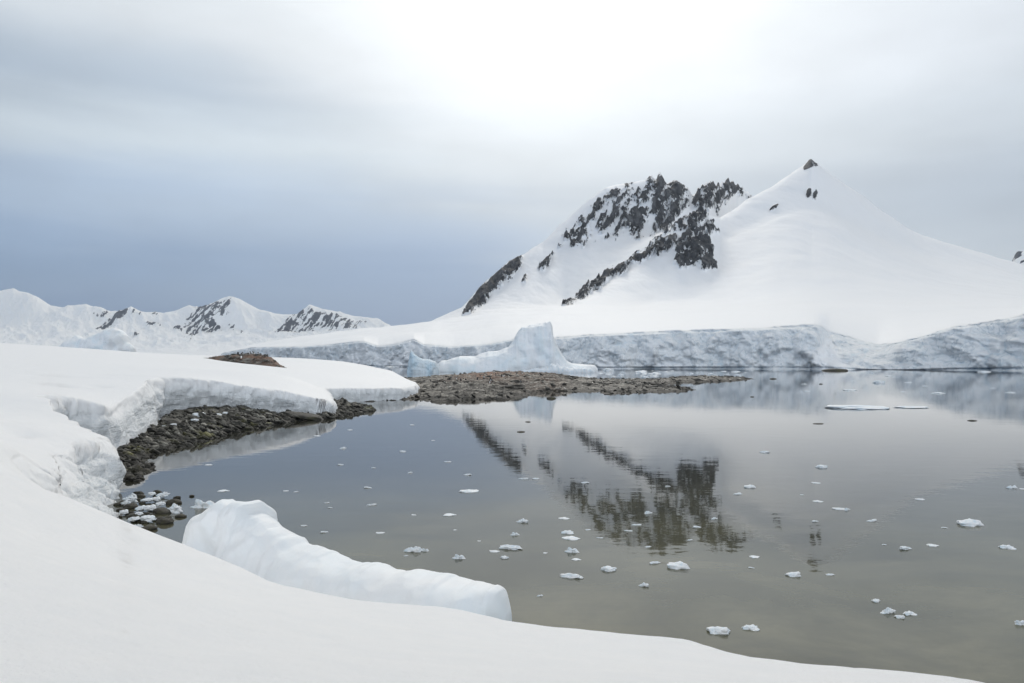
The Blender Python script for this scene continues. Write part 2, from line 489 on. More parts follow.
def bank_height(x, y):
    f = field(x, y)
    s, w, oh, lu = f[..., 0], np.maximum(f[..., 1], 0.3), f[..., 2], f[..., 3]
    hard = sstep(2.4, 1.0, w)
    lump = lu * (0.9 * fbm(x * 0.55, y * 0.30, octaves=3, seed=21) + 0.4 * fbm(x * 1.5, y * 0.8, octaves=2, seed=22)) * 1.6
    # slumped, broken faces on the near bluff
    for (px, d, r) in ((84, 26.0, 2.6), (103, 32.3, 1.7)):
        cx = (px - CX) / F * d
        g = np.exp(-(((x - cx) / r) ** 2 + ((y - d) / (r * 1.2)) ** 2))
        w = w + 2.6 * g; lump = lump + 0.42 * g * fbm(x * 1.3, y * 1.0, octaves=3, seed=23, ridged=True)
    sp = s + lump + 0.10 * fbm(x * 0.5, y * 0.5, octaves=2, seed=24)
    t = np.clip(sp / w, 0, 1)
    soft = np.sqrt(np.maximum(1 - (1 - t) ** 2, 0))
    hardp = t ** 0.42
    pr = soft * (1 - hard) + (0.75 * hardp + 0.25 * (3 * t * t - 2 * t ** 3)) * hard
    zt = top_z(x, y)
    zb = -0.7
    z = zb + (zt - zb) * pr
    return z, sp, pr, w, oh, hard


def build_bank():
    kk = np.concatenate([np.linspace(-4.5, -0.78, 60)[:-1], np.linspace(-0.78, 0.75, 1250), np.linspace(0.75, 3.0, 40)[1:]])
    M, N = 2200, 720
    Y = np.exp(np.linspace(math.log(1.0), math.log(255), M))
    out = np.zeros((len(kk), N))
    for a in range(0, len(kk), 100):
        k = kk[a:a + 100][:, None]
        x = k * Y[None]; y = np.broadcast_to(Y[None], x.shape)
        z = bank_height(x, y)[0]
        dz = np.abs(np.diff(z, axis=1)) / y[:, 1:]
        wgt = np.diff(np.log(Y))[None] * 0.20 + dz * 1.0
        ker = np.ones(7) / 7
        wgt = np.apply_along_axis(lambda r: np.convolve(r, ker, 'same'), 1, wgt) + 1e-6
        c = np.concatenate([np.zeros((len(k), 1)), np.cumsum(wgt, 1)], 1)
        c /= c[:, -1:]
        u = np.linspace(0, 1, N)
        for i in range(len(k)):
            out[a + i] = np.interp(u, c[i], Y)
    # keep neighbouring columns in step
    hw = 14
    ker = np.hanning(2 * hw + 3)[1:-1]; ker /= ker.sum()
    pad = np.pad(np.log(out), ((hw, hw), (0, 0)), 'edge')
    out = np.exp(sum(pad[i:i + len(kk)] * ker[i] for i in range(2 * hw + 1)))
    x = kk[:, None] * out; y = out
    z, sp, pr, w, oh, hard = bank_height(x, y)
    h = 0.45
    gx = (field(x + h, y)[..., 0] - field(x - h, y)[..., 0]) / (2 * h)
    gy = (field(x, y + h)[..., 0] - field(x, y - h)[..., 0]) / (2 * h)
    face = sstep(0.93, 0.72, pr) * hard
    # overhanging lips and rough faces: push the face outwards with height
    push = oh * sstep(0.15, 0.8, pr) * sstep(1.0, 0.97, pr) * 0.6 + oh * sstep(0.25, 0.9, pr) * np.exp(-np.maximum(sp - w, 0) / 1.2)
    rough = (0.16 * fbm(x * 1.4, y * 1.4, z * 1.1, octaves=4, seed=31) + 0.30 * fbm(x * 0.45, y * 0.3, z * 0.8 + x * 0.2, octaves=3, seed=32) * sstep(45, 60, y)) * hard * sstep(0.0, 0.2, pr) * sstep(1.6, 0.6, sp / w)
    gl = np.maximum(np.hypot(gx, gy), 1e-3); gx = gx / np.maximum(gl, .6); gy = gy / np.maximum(gl, .6)
    d = push + rough
    fz = hard * sstep(0.0, 0.25, pr) * sstep(1.5, 0.7, sp / w)
    sel = fz > 0.01
    f1, f2 = worley(x[sel] * 0.55, y[sel] * 0.42, z[sel] * 0.7, seed=33)
    g1, g2 = worley(x[sel] * 1.5, y[sel] * 1.2, z[sel] * 1.7, seed=36)
    edge_on = 1 - 0.75 * np.exp(-((x[sel] + 27.5) / 3.5) ** 2 - ((y[sel] - 56) / 8) ** 2)
    blk = np.zeros_like(d); blk[sel] = 0.30 - 0.55 * f1 - 0.22 * g1 - 0.12 * sstep(0.12, 0, f2 - f1)
    blk[sel] *= edge_on; d[sel] *= edge_on
    d = d + blk * fz * 0.9
    x2 = x - gx * d; y2 = y - gy * d
    co = np.stack([x2, y2, z], -1)
    nr, nc = x.shape
    q = grid_quads(nr, nc)
    keep = (sp.ravel()[q] > -0.15).any(1)
    q = q[keep][:, ::-1]
    co = co.reshape(-1, 3); face = face.ravel()
    # ground behind and beside the viewer
    gx_, gy_ = np.meshgrid(np.linspace(-200, 40, 60), np.linspace(-50, 1.6, 30))
    gz = top_z(gx_, gy_) - 0.04
    s = field(gx_, gy_)[..., 0]
    gz = np.where(s > 0, gz, -1)
    g = np.stack([gx_, gy_, gz], -1).reshape(-1, 3)
    q2 = grid_quads(*gx_.shape) + len(co)
    co = np.concatenate([co, g]); face = np.concatenate([face, np.zeros(len(g))])
    q = np.concatenate([q, q2])
    used = np.unique(q); remap = np.full(len(co), -1); remap[used] = np.arange(len(used))
    me = mesh_np('snow_ground', co[used], remap[q], attrs={'face': face[used]}, mats=[M_BANK])
    return link('snow_ground', me, 'structure')


build_bank()


# ------------------------------------------------------------------ mountain and glacier
def pchip(Yk, zk, counts):
    h = np.diff(Yk, axis=0); dl = np.diff(zk, axis=0) / h
    K = len(Yk); m = np.zeros_like(zk)
    for i in range(1, K - 1):
        w1 = 2 * h[i] + h[i - 1]; w2 = h[i] + 2 * h[i - 1]
        ok = dl[i - 1] * dl[i] > 0
        m[i] = np.where(ok, (w1 + w2) / (w1 / np.where(ok, dl[i - 1], 1) + w2 / np.where(ok, dl[i], 1)), 0)
    m[0] = dl[0]; m[-1] = dl[-1]
    ys, zs, seg = [], [], []
    for i, n in enumerate(counts):
        for t in np.linspace(0, 1, n, endpoint=(i == len(counts) - 1)):
            h00 = 2 * t ** 3 - 3 * t * t + 1; h10 = t ** 3 - 2 * t * t + t; h01 = -2 * t ** 3 + 3 * t * t; h11 = t ** 3 - t * t
            ys.append(Yk[i] + t * h[i]); zs.append(h00 * zk[i] + h10 * h[i] * m[i] + h01 * zk[i + 1] + h11 * h[i] * m[i + 1]); seg.append(i + t)
    return np.array(ys), np.array(zs), np.array(seg)


def line(kk, pts, smooth=0):
    a = np.array(pts, float); k, e = ke(a[:, 0], a[:, 1])
    o = np.argsort(k); r = np.interp(kk, k[o], e[o])
    if smooth:
        ker = np.hanning(2 * smooth + 3)[1:-1]; ker /= ker.sum()
        r = np.convolve(np.pad(r, smooth, 'edge'), ker, 'valid')
    return r


def yline(kk, pts, smooth=12):
    a = np.array(pts, float); r = np.interp(kk, (a[:, 0] - CX) / F, a[:, 1])
    if smooth:
        ker = np.hanning(2 * smooth + 3)[1:-1]; ker /= ker.sum()
        r = np.convolve(np.pad(r, smooth, 'edge'), ker, 'valid')
    return r


def soft_poly(px, py, poly, soft):
    return np.clip(0.5 + poly_sdf(px, py, poly) / (2 * soft), 0, 1)


LIP = [(214, 361), (220, 357), (221.6, 353.2), (251, 347.5), (281, 346.5), (302, 346.5), (332, 344), (352, 341.5), (364, 340.5), (378, 345.5), (393, 344), (414, 338.5), (419, 341), (424, 344), (454, 346), (491, 343),
       (515, 338), (554, 337), (588, 334), (640, 331.5), (677, 330), (714, 329), (754, 327.5), (787, 325.5), (815, 323.8), (822, 325), (827, 331), (838, 333), (852, 337), (865, 341), (878, 344.3), (898, 342), (922, 335.5), (952, 326), (983, 322), (1010, 317), (1024, 313), (1100, 300), (1250, 290)]
FOOT = [(214, 361), (222, 353), (251, 345.8), (302, 337.6), (362, 330.5), (390, 328.3), (428, 323), (449, 321), (470, 317.5), (500, 313), (560, 307), (590, 303), (735, 301), (800, 300), (900, 303), (1024, 303), (1250, 303)]
CREST = [(214, 361), (222, 353), (251, 345.5), (302, 337.2), (362, 330.2), (390, 328), (428, 322.2), (449, 318), (470, 314), (500, 309), (540, 306), (563, 304.5), (578, 294), (590, 284), (605, 275), (617, 267), (640, 252), (650, 245), (660, 237), (675, 226), (690, 216), (700, 210.5), (706, 212), (712, 215.5), (720, 217),
         (727, 214), (735, 209), (751, 199), (770, 189), (787, 177.5), (796, 172), (802, 168.5), (806, 165), (809, 162), (811.5, 161.5), (814, 164), (818, 166.5), (831, 177), (848, 189), (865, 200), (878, 211), (895, 221), (907, 229.5), (922, 237), (949, 245.5), (969, 251), (999, 259.5), (1024, 266), (1100, 288), (1250, 310)]
BASIN = [(214, 361), (222, 354), (251, 347), (302, 340), (390, 330), (428, 322.5), (449, 316.5), (462, 312), (480, 305), (499, 294), (530, 274), (560, 257), (583, 246), (611, 239), (637, 234), (656, 230), (690, 223), (702, 216), (712, 219), (722, 224), (740, 220), (760, 222), (809, 215), (860, 235), (920, 262), (1024, 285), (1250, 320)]
RIDGE = [(214, 361), (222, 355), (251, 348), (302, 341), (390, 330), (430, 322), (449, 314.3), (462, 307.5), (472, 297), (483, 284.5), (492, 277), (499, 271), (509, 262), (522, 256), (530, 250), (543, 242), (559, 226), (568, 219), (577, 211), (591, 198.5), (601, 191.5), (608, 187.5), (615, 185.5), (630, 184), (640, 182.5), (645, 182), (649, 178.5), (651.5, 177), (654, 181), (656.5, 181), (658, 176), (659.5, 173.5), (661, 175), (664, 181), (667, 185.5), (671, 184), (674, 181.5), (677, 182.5), (681, 185), (685, 187.5), (688, 190), (691, 195), (693, 197.5), (695, 196), (698, 189), (700, 191), (702, 186), (704, 187.5), (706.5, 183), (708, 186), (710, 181.5), (711.5, 184.5), (713, 183), (716, 188.5), (718, 184.5), (720, 186), (722, 182), (724, 185), (726, 181), (728, 178.5), (730, 184), (733, 182), (735, 187), (738, 185.5), (740, 189), (743, 188.5), (745, 192), (748, 192), (751, 195.5), (756, 205), (770, 222), (809, 230), (860, 255), (920, 280), (1024, 300), (1250, 330)]


def build_mountain():
    dense = np.linspace((205 - CX) / F, (1060 - CX) / F, 1250)
    kk = np.concatenate([dense, np.linspace((1060 - CX) / F, (1240 - CX) / F, 50)[1:]])
    Yb = yline(kk, [(205, 1750), (300, 1230), (345, 1020), (400, 870), (500, 700), (600, 640), (760, 600), (820, 585), (850, 560), (900, 535), (1024, 490), (1250, 420)], 24)
    e1 = line(kk, LIP, 1); e1 = np.where(kk > (815 - CX) / F, line(kk, LIP, 9), e1)
    lipoff = yline(kk, [(205, 20), (800, 22), (818, 30), (832, 75), (850, 80), (880, 60), (900, 30), (1250, 30)], 14)
    Y1 = Yb + lipoff
    Y2f = yline(kk, [(205, 1950), (300, 1600), (430, 1450), (560, 1480), (610, 1580), (655, 1640), (690, 1620), (720, 1520), (770, 1310), (820, 1220), (900, 1150), (1250, 1100)], 22)
    Y3 = yline(kk, [(205, 2300), (430, 1900), (560, 1950), (690, 2080), (730, 2350), (809, 2600), (900, 2600), (1250, 2500)], 40)
    Y4 = Y3 + yline(kk, [(205, 120), (430, 250), (560, 380), (690, 220), (712, 160), (740, 250), (1250, 250)])
    Y5 = Y4 + yline(kk, [(205, 120), (430, 250), (560, 330), (700, 330), (1250, 300)])
    Y6 = Y5 + 700
    e2 = line(kk, FOOT, 20); e3 = line(kk, CREST, 2); e4 = line(kk, BASIN, 10); e5 = line(kk, RIDGE, 0)
    pk = kk * F + CX; e5 = e5 + 0.0020 * sstep(644, 650, pk) * sstep(754, 748, pk) * fbm(pk / 5.0, 0 * pk, octaves=3, seed=68, ridged=True) - 0.0008 * sstep(644, 650, pk) * sstep(754, 748, pk)
    e3 = np.where((kk > (575 - CX) / F) & (kk < (800 - CX) / F), line(kk, CREST, 2), line(kk, CREST, 6))
    e3 = np.where(np.abs(kk - (811 - CX) / F) < 0.016, line(kk, CREST, 1), e3)
    Ym = Y1 + (Y2f - Y1) * 0.45
    e1s = line(kk, LIP, 45)
    e1m = np.convolve(np.pad(np.maximum(e1s, e1 - 0.004), 25, 'edge'), np.hanning(53)[1:-1] / np.hanning(53).sum(), 'valid')
    em = e1m + (e2 - e1m) * yline(kk, [(205, .55), (700, .62), (820, .72), (880, .75), (1250, .6)], 60)
    zmid = CAM_H + em * Ym
    wsm = sstep((728 - CX) / F, (775 - CX) / F, kk)
    es = e2 + (line(kk, CREST, 70) * wsm + e3 * (1 - wsm) - e2) * 0.70
    Ys = Y2f + (Y3 - Y2f) * 0.68
    Yk = np.stack([Yb - 6, Y1, Ym, Y2f, Ys, Y3, Y4, Y5, Y6])
    z1 = CAM_H + e1 * Y1
    zk = np.stack([np.full_like(kk, -3.0), z1, zmid, CAM_H + e2 * Y2f, CAM_H + es * Ys, CAM_H + e3 * Y3, CAM_H + e4 * Y4, CAM_H + e5 * Y5, (CAM_H + e5 * Y5) * 0.35])
        # the lip must be a break of slope, so the cliff is built on its own
    ys, zs, seg = pchip(Yk[1:], zk[1:], [40, 50, 110, 60, 70, 170, 24]); seg = seg + 1
    # segment numbers as if the helper row between foot and crest were not there
    seg = np.where(seg < 3, seg, np.where(seg < 5, 3 + (seg - 3) * 0.5, seg - 1))
    nC = 64
    tc = np.linspace(0, 1, nC, endpoint=False)
    K = np.broadcast_to(kk, (nC, len(kk)))
    zc = -3 + (z1 + 3) * tc[:, None] ** 0.9
    ramp = sstep(0.030, 0.10, lipoff / Yb)[None]       # the broken gentler gully
    bas = tc[:, None] ** np.where(ramp > 0.5, 1.0, 1.0)
    yc = (Yb - 6) + (lipoff + 6) * (0.80 * bas * (ramp) + (1 - ramp) * (0.25 * bas + 0.1 * bas ** 6))
    # end exactly under the lip
    yc = yc + (Y1 - yc) * sstep(0.9, 1.0, tc)[:, None] * 0.9
    y = np.concatenate([yc, ys]); z = np.concatenate([zc, zs]); segA = np.concatenate([tc, seg])
    x = kk[None] * y
    segG = np.broadcast_to(segA[:, None], x.shape)
    fm = sstep(1.004, 0.985, segG)                           # cliff face
    edge = sstep(0.0, 0.25, segG) * sstep(1.08, 0.98, segG)
    # broken ice: blocky buttresses and fallen sheets
    nx = x / 34; nz = z / 30
    bl = fbm(nx, nz + y / 90, octaves=4, seed=41, ridged=True) * 7 + fbm(x / 9, z / 7, octaves=3, seed=42) * 2.6 + fbm(x / 95, z / 300, octaves=2, seed=43) * 26 + fbm(x / 28 + z / 50, z / 24, octaves=3, seed=44) * 9
    wx = 10 * fbm(x / 22, z / 16, octaves=4, seed=45); wz = 9 * fbm(x / 20 + 9, z / 18, octaves=4, seed=48)
    f1, f2 = worley((x + wx) / 24, (z + wz + 0.35 * x) / 22, y / 60, seed=46)
    g1, g2 = worley((x + wx) / 8, (z + wz - 0.3 * x) / 9, y / 30, seed=47)
    bl = bl * 0.8 + f1 * 15 + g1 * 5.5
    crev = np.where(segG < 1.0, sstep(0.10, 0.0, f2 - f1) * 0.55 * sstep(-.1, .3, fbm(x / 50, z / 40, octaves=2, seed=49)) + sstep(0.12, 0.0, g2 - g1) * 0.3, 0)
    y = y + bl * np.where(segG < 1.1, sstep(0.0, 0.1, segG) * sstep(1.1, 0.9, segG) + 0.35 * (segG < 0.1), 0)
    # px,py of every vertex, for the baked rock masks
    kx = x / y; ee = (z - CAM_H) / y
    py = CY - F * np.tan(np.arctan(ee) - TH); px = CX + F * kx * (CT - ST * (CY - py) / F)
    n1 = fbm(px / 9 + py / 22, py / 16, octaves=4, seed=51); n2 = fbm(px / 4, py / 5, octaves=3, seed=52)
    st_ = fbm((px + 0.55 * py) / 7, (py - 0.3 * px) / 20, octaves=4, seed=53)
    rock = np.zeros_like(x)

    def add(poly, soft=3, dens=1.0, a1=0.25, a2=0.25, a3=0.0, s0=0, s1=9):
        nonlocal rock
        m = soft_poly(px, py, poly, soft)
        v = m * dens + (n1 * a1 + n2 * a2 + st_ * a3) * (m > 0.02)
        v = np.where((segG >= s0) & (segG <= s1), v, 0)
        rock = np.maximum(rock, np.where(m > 0.02, v, 0))
    back = dict(s0=4.2, s1=6.6)
    back = dict(s0=4.2, s1=6.6)
    add([(647, 183), (652, 176), (659, 171), (668, 183), (677, 180), (689, 190), (690, 204), (682, 212), (676, 216), (668, 231), (661, 233), (653, 222), (650, 200)], 2.5, 0.68, .4, .5, .9, **back)
    add([(559, 244), (572, 226), (590, 207), (603, 194), (622, 188), (640, 184), (651, 178), (655, 222), (662, 237), (640, 236), (620, 238), (600, 236), (580, 244)], 4, 0.45, .5, .6, 1.1, **back)
    add([(622, 214), (632, 204), (640, 196), (652, 186), (652, 220), (645, 230), (630, 228)], 4, 0.56, .5, .6, 1.1, **back)
    add([(566, 240), (576, 224), (590, 218), (596, 228), (590, 238), (575, 244)], 4, 0.58, .5, .6, 1.1, **back)
    add([(691, 203), (697, 190), (704, 183), (716, 181), (728, 177), (743, 187), (752, 195), (745, 198), (735, 195), (724, 206), (718, 214), (708, 210), (699, 210)], 2.5, 0.64, .4, .45, 1.0, **back)
    add([(460, 320), (468, 304), (474, 294), (485, 282), (499, 269), (509, 260), (523, 254), (522, 264), (512, 276), (500, 287), (492, 293), (484, 303), (470, 314)], 2.5, 0.85, .35, .3, .5, **back)
    add([(538, 268), (546, 257), (553, 252), (550, 262), (543, 270)], 2, 0.8, .3, .3, .4, s0=3, s1=6.6)
    add([(521, 283), (524, 274), (528, 272), (526, 282)], 1.5, 0.7, .3, .3, .3, s0=3, s1=6.6)
    spur = dict(s0=3.02, s1=4.25)
    add([(561, 308), (580, 291), (605, 273), (640, 251), (660, 235), (690, 213), (700, 208), (710, 216), (719, 232), (710, 237), (701, 233), (690, 240), (672, 248), (652, 258), (632, 265), (620, 273), (606, 283), (592, 293), (572, 304)], 2.2, 0.64, .4, .5, .8, **spur)
    add([(672, 263), (676, 250), (688, 241), (700, 234), (711, 240), (713, 254), (717, 267), (704, 271), (700, 263), (690, 267), (680, 268)], 2.2, 0.78, .7, .4, .6, **spur)
    peak = dict(s0=3.2, s1=4.2)
    add([(801, 170), (806, 164), (811, 158), (820, 167), (814, 168), (808, 168)], 1.2, 0.8, .5, .5, 0, **peak)
    add([(806, 194), (808, 188), (812, 188), (811, 194), (808, 197)], 1.2, 1.0, .2, .2, 0, **peak)
    add([(813, 193), (816, 189), (818, 192), (816, 198), (813, 198)], 1.2, 1.0, .2, .2, 0, **peak)
    add([(769, 210), (773, 206), (780, 203), (777, 207)], 1.0, 0.9, .2, .2, 0, **peak)
    rm = sstep(0.3, 0.65, rock)
    # relief: craggy rock standing proud of the snow, wind-shaped snow elsewhere
    cr = 0.55 * fbm(x / 55, z / 90, y / 70, octaves=5, seed=61, ridged=True, gain=0.55) + 0.6 * fbm(x / 26 + z / 120, z / 130, y / 120, octaves=4, seed=66, ridged=True, gain=0.55)
    rock = rock - 0.75 * rm * sstep(0.10, -0.30, cr) * np.where(segG > 4.2, 1, .6)      # snow lies in the gullies
    sz = np.where((px > 760), 0.15, 1.0) * np.where(segG > 5.7, .6, 1)
    z = z + sz * rm * (cr * 13 + 1) * np.where((segG > 5.5) & (segG < 6.3), 1 - 0.9 * sstep(5.5, 5.9, segG), 1)
    y = y - sz * rm * (cr * 26 + 8)
    sm = sstep(1.3, 2.2, segG) * (1 - rm)
    z = z + sm * (fbm(x / 260, y / 300, octaves=4, seed=62) * 7 + sstep(3.0, 3.3, segG) * fbm(x / 60 + y / 200, y / 160, octaves=4, seed=67) * 4 + fbm(x / 70, y / 120, octaves=3, seed=63) * 1.3)
    x = kk[None] * y
    ice = fm * 1.0
    for fan in ([(390, 368), (393, 361), (405, 350), (417, 342), (421, 344), (421, 368)], [(338, 368), (352, 352), (363, 343), (372, 350), (366, 368)], [(585, 372), (592, 362), (604, 350), (612, 360), (620, 372)], [(800, 372), (812, 352), (822, 336), (836, 352), (846, 372)]):
        ice = ice * (1 - 0.95 * soft_poly(px + n1 * 4, py + n2 * 3, fan, 2.5))
    # left-hand cliff carries drifted snow ramps
    drift = sstep(0.0, 0.3, fbm(x / 60 + z / 40, z / 60, octaves=3, seed=64)) * np.where(px < 430, .95, .45)
    ice = ice * (1 - drift * sstep(1.0, 0.2, segG))
    co = np.stack([x, y, z], -1)
    q = grid_quads(*x.shape)
    me = mesh_np('snow_mountain', co.reshape(-1, 3), q, attrs={'rock': rock, 'ice': ice, 'crevice': crev}, mats=[M_GLAC])
    link('mountain', me, 'structure')


build_mountain()


def build_far():
    kk = np.linspace((-140 - CX) / F, (410 - CX) / F, 900)
    ridge = [(-140, 300), (-60, 285), (0, 291), (6, 290), (13, 289), (20, 292), (28, 293), (41, 300), (51, 306), (63, 308), (74, 306), (86, 304), (96, 307), (109, 312), (119, 312.5), (125, 310), (131, 307), (136, 310), (140, 312), (150, 313), (163, 314), (175, 311), (182, 308), (189, 305.5), (195, 308), (201, 308), (210, 304), (216, 302), (222, 299), (229, 297), (235, 298), (241, 300), (250, 305), (260, 310.5), (272, 313.5), (284, 315), (299, 315), (304, 310), (309, 305.5), (314, 307), (322, 309), (336, 312.5), (352, 316), (366, 318), (378, 320), (390, 326), (400, 333), (410, 345)]
    e5 = line(kk, ridge, 1)
    e3 = line(kk, [(-140, 335), (0, 330), (40, 328), (90, 330), (150, 334), (220, 338), (260, 336), (320, 334), (360, 334), (400, 345), (410, 352)], 20)
    e2 = line(kk, [(-140, 350), (0, 346), (150, 348), (260, 345), (400, 352), (410, 355)], 20)
    Y = [np.full_like(kk, v) for v in (6000, 6300, 7600, 8600, 9400, 10600)]
    e4 = e3 * 0.45 + e5 * 0.55
    zk = np.stack([np.full_like(kk, -5), CAM_H + line(kk, [(-140, 358), (410, 358.5)]) * 6300, CAM_H + e2 * 7600, CAM_H + e3 * 8600, CAM_H + e5 * 9400, CAM_H + e5 * 10600 * 0.5])
    ys, zs, seg = pchip(np.stack(Y), zk, [8, 40, 70, 110, 20])
    x = kk[None] * ys; y = ys.copy(); z = zs.copy()
    ee = (z - CAM_H) / y
    py = CY - F * np.tan(np.arctan(ee) - TH); px = CX + F * kk[None] * np.ones_like(py)
    segG = np.broadcast_to(seg[:, None], x.shape)
    n1 = fbm(px / 10 + py / 14, py / 7, octaves=4, seed=71); st_ = fbm((px + 1.0 * py) / 3.2, (py - 0.3 * px) / 10, octaves=4, seed=72, gain=.6)
    rock = np.zeros_like(x)
    for poly, dens, soft in (
        ([(96, 333), (104, 326), (116, 317), (128, 313), (127, 319), (116, 325), (105, 331)], 0.75, 2),
        ([(130, 320), (133, 315), (145, 317), (140, 320)], 0.6, 2), ([(145, 329), (150, 326), (161, 328), (160, 331)], 0.75, 2), ([(152, 316), (155, 314), (157, 318)], .7, 1.5),
        ([(90, 317), (98, 313), (110, 314), (106, 321), (96, 322)], 0.42, 2),
        ([(182, 327), (190, 316), (196, 308), (206, 306), (216, 304), (231, 304), (232, 312), (222, 320), (214, 324), (222, 332), (218, 340), (200, 338), (187, 344), (186, 336)], 0.52, 3),
        ([(173, 330), (178, 328), (181, 336), (176, 336)], .7, 2), ([(228, 330), (234, 328), (235, 338), (230, 337)], .6, 2), ([(237, 334), (243, 332), (242, 338)], .6, 2),
        ([(132, 337), (137, 337), (139, 342), (134, 341)], .7, 1.5),
        ([(269, 337), (280, 328), (296, 316), (304, 312), (312, 312), (330, 317), (352, 321), (366, 328), (352, 334), (330, 333), (315, 336), (296, 334), (286, 339)], 0.47, 3),
        ([(296, 320), (303, 312), (305, 318), (298, 326)], .8, 2)):
        m = soft_poly(px, py, poly, soft)
        v = m * dens + (n1 * 0.4 + st_ * 0.9) * (m > 0.02)
        rock = np.maximum(rock, np.where((m > 0.02) & (segG > 1.5) & (segG < 4.05), v, 0))
    relief = sstep(1.2, 2.5, segG) * sstep(5, 4.4, segG)
    cr = fbm(x / 420 + y / 900, y / 700, octaves=5, seed=73, ridged=True)
    tip = sstep(3.55, 4.0, segG) * sstep(4.4, 4.0, segG)
    z = z + relief * (1 - 0.85 * tip) * cr * 85 + sstep(0.3, 0.6, rock) * 15
    co = np.stack([x, y, z], -1).reshape(-1, 3)
    me = mesh_np('far_range', co, grid_quads(*x.shape), attrs={'rock': rock}, mats=[M_FAR])
    link('mountains', me, 'structure')
    # a last peak showing behind the right-hand shoulder
    kk = np.linspace((985 - CX) / F, (1160 - CX) / F, 160)
    e5 = line(kk, [(985, 300), (1008, 272), (1014, 258), (1017, 254), (1024, 252), (1040, 247), (1070, 240), (1100, 250), (1160, 300)], 1)
    zk = np.stack([np.zeros_like(kk), (CAM_H + e5 * 4300) * 0.45, CAM_H + e5 * 4600, np.zeros_like(kk)])
    ys, zs, seg = pchip(np.stack([np.full_like(kk, v) for v in (3500, 4000, 4600, 5600)]), zk, [20, 60, 20])
    x = kk[None] * ys
    px = CX + F * kk[None] * np.ones_like(x); py = CY - F * np.tan(np.arctan((zs - CAM_H) / ys) - TH)
    rock = 0.45 + 0.9 * fbm((px + py) / 6, (py - .3 * px) / 14, octaves=4, seed=75) - sstep(262, 275, py)
    zs = zs + fbm(x / 120, ys / 160, octaves=4, seed=76, ridged=True) * 14
    me = mesh_np('hidden_peak', np.stack([x, ys, zs], -1).reshape(-1, 3), grid_quads(*x.shape), attrs={'rock': rock}, mats=[M_FAR])
    link('mountains', me, 'structure')


build_far()


# ------------------------------------------------------------------ water
def build_water():
    xs = np.concatenate([-np.geomspace(16000, 10, 12), [0], np.geomspace(10, 16000, 12)])
    ys = np.concatenate([[-300, -100, 0], np.geomspace(10, 30000, 16)])
    X, Y = np.meshgrid(xs, ys)
    me = mesh_np('water', np.stack([X, Y, 0 * X], -1).reshape(-1, 3), grid_quads(*X.shape), mats=[M_WATER])
    link('water', me, 'structure')
    me = mesh_np('sea_floor', np.stack([X, Y, 0 * X - 4.0], -1).reshape(-1, 3), grid_quads(*X.shape), mats=[M_ROCK])
    link('ground', me, 'structure')


build_water()


# ------------------------------------------------------------------ rocky shore, spit and knoll
def rock_field(name, poly, h, zfun, mat, guano=None, seed=0, kind='structure'):
    poly = np.array(poly)[:, :2]
    x0, y0 = poly.min(0) - h; x1, y1 = poly.max(0) + h
    xs = np.arange(x0, x1, h[0]); ys = np.arange(y0, y1, h[1])
    X, Y = np.meshgrid(xs, ys)
    s = poly_sdf(X, Y, poly)
    z = zfun(X, Y, s)
    q = grid_quads(*X.shape)
    keep = (z.ravel()[q] > -0.35).any(1); q = q[keep]
    used = np.unique(q); remap = np.full(X.size, -1); remap[used] = np.arange(len(used))
    co = np.stack([X, Y, z], -1).reshape(-1, 3)
    g = (guano(X, Y).ravel() if guano else np.zeros(X.size))
    me = mesh_np(name, co[used], remap[q], attrs={'guano': g[used]}, mats=[mat])
    return link(name, me, kind), (xs, ys, z, s)


SHORE = [on_level(*p) for p in ((122, 482), (140, 480), (147, 472), (146, 462), (153, 455), (165, 450.5), (185, 446), (205, 440), (222, 436), (240, 431), (262, 427), (285, 423), (301, 419.7), (320, 419), (336, 418), (355, 413.7), (374, 410), (368, 407.3), (350, 405), (342, 403.5), (345, 401.5))]
SHORE = [tuple(p[:2]) for p in SHORE] + [((315 - CX) / F * 112, 112), ((150 - CX) / F * 100, 100), ((130 - CX) / F * 66, 66), ((95 - CX) / F * 50, 50), ((105 - CX) / F * 42, 42)]


def shore_z(X, Y, s):
    n = fbm(X * 0.35 + Y * 0.2, Y * 0.25, octaves=5, seed=81, ridged=True, gain=0.6)
    n2 = fbm(X * 1.3, Y * 0.9, octaves=4, seed=82)
    s = s + n2 * 1.2
    k = X / Y * F + CX
    hm = np.interp(k, [120, 150, 200, 240, 280, 340, 375], [0.5, .75, 1.25, 1.0, .55, .35, .3])
    return np.where(s > 0, hm * (1 - np.exp(-s / 3.2)) + 0.32 * n * sstep(0, 1.5, s) + 0.14 * n2, s * 0.5) - 0.05


_, G_SHORE = rock_field('rocky_shore', SHORE, np.array([0.11, 0.16]), shore_z, M_ROCK)

SPITP = [(352, 403.5), (366.5, 402.3), (385, 401), (401, 400.7), (421, 399), (430, 401.5), (439, 403), (458, 401.5), (477, 399.8), (495, 399.8), (513, 399.5), (526, 397.5), (546, 392.5), (556, 391.3), (575, 391.3), (597, 392.3), (609, 395.5), (623, 395), (647, 392.5), (678, 392.5), (697, 390), (690, 387), (668, 385.6), (684, 382.7), (709, 382), (737, 381), (758, 378.7), (725, 377.5), (675, 377.2), (650, 379.6), (610, 379.6), (580, 377.6), (560, 375.8), (540, 375.2), (500, 375.2), (470, 375.5), (440, 377), (415, 378.2), (395, 379.2), (378, 384), (360, 396)]
SPIT = [tuple(on_level(*p)[:2]) for p in SPITP]


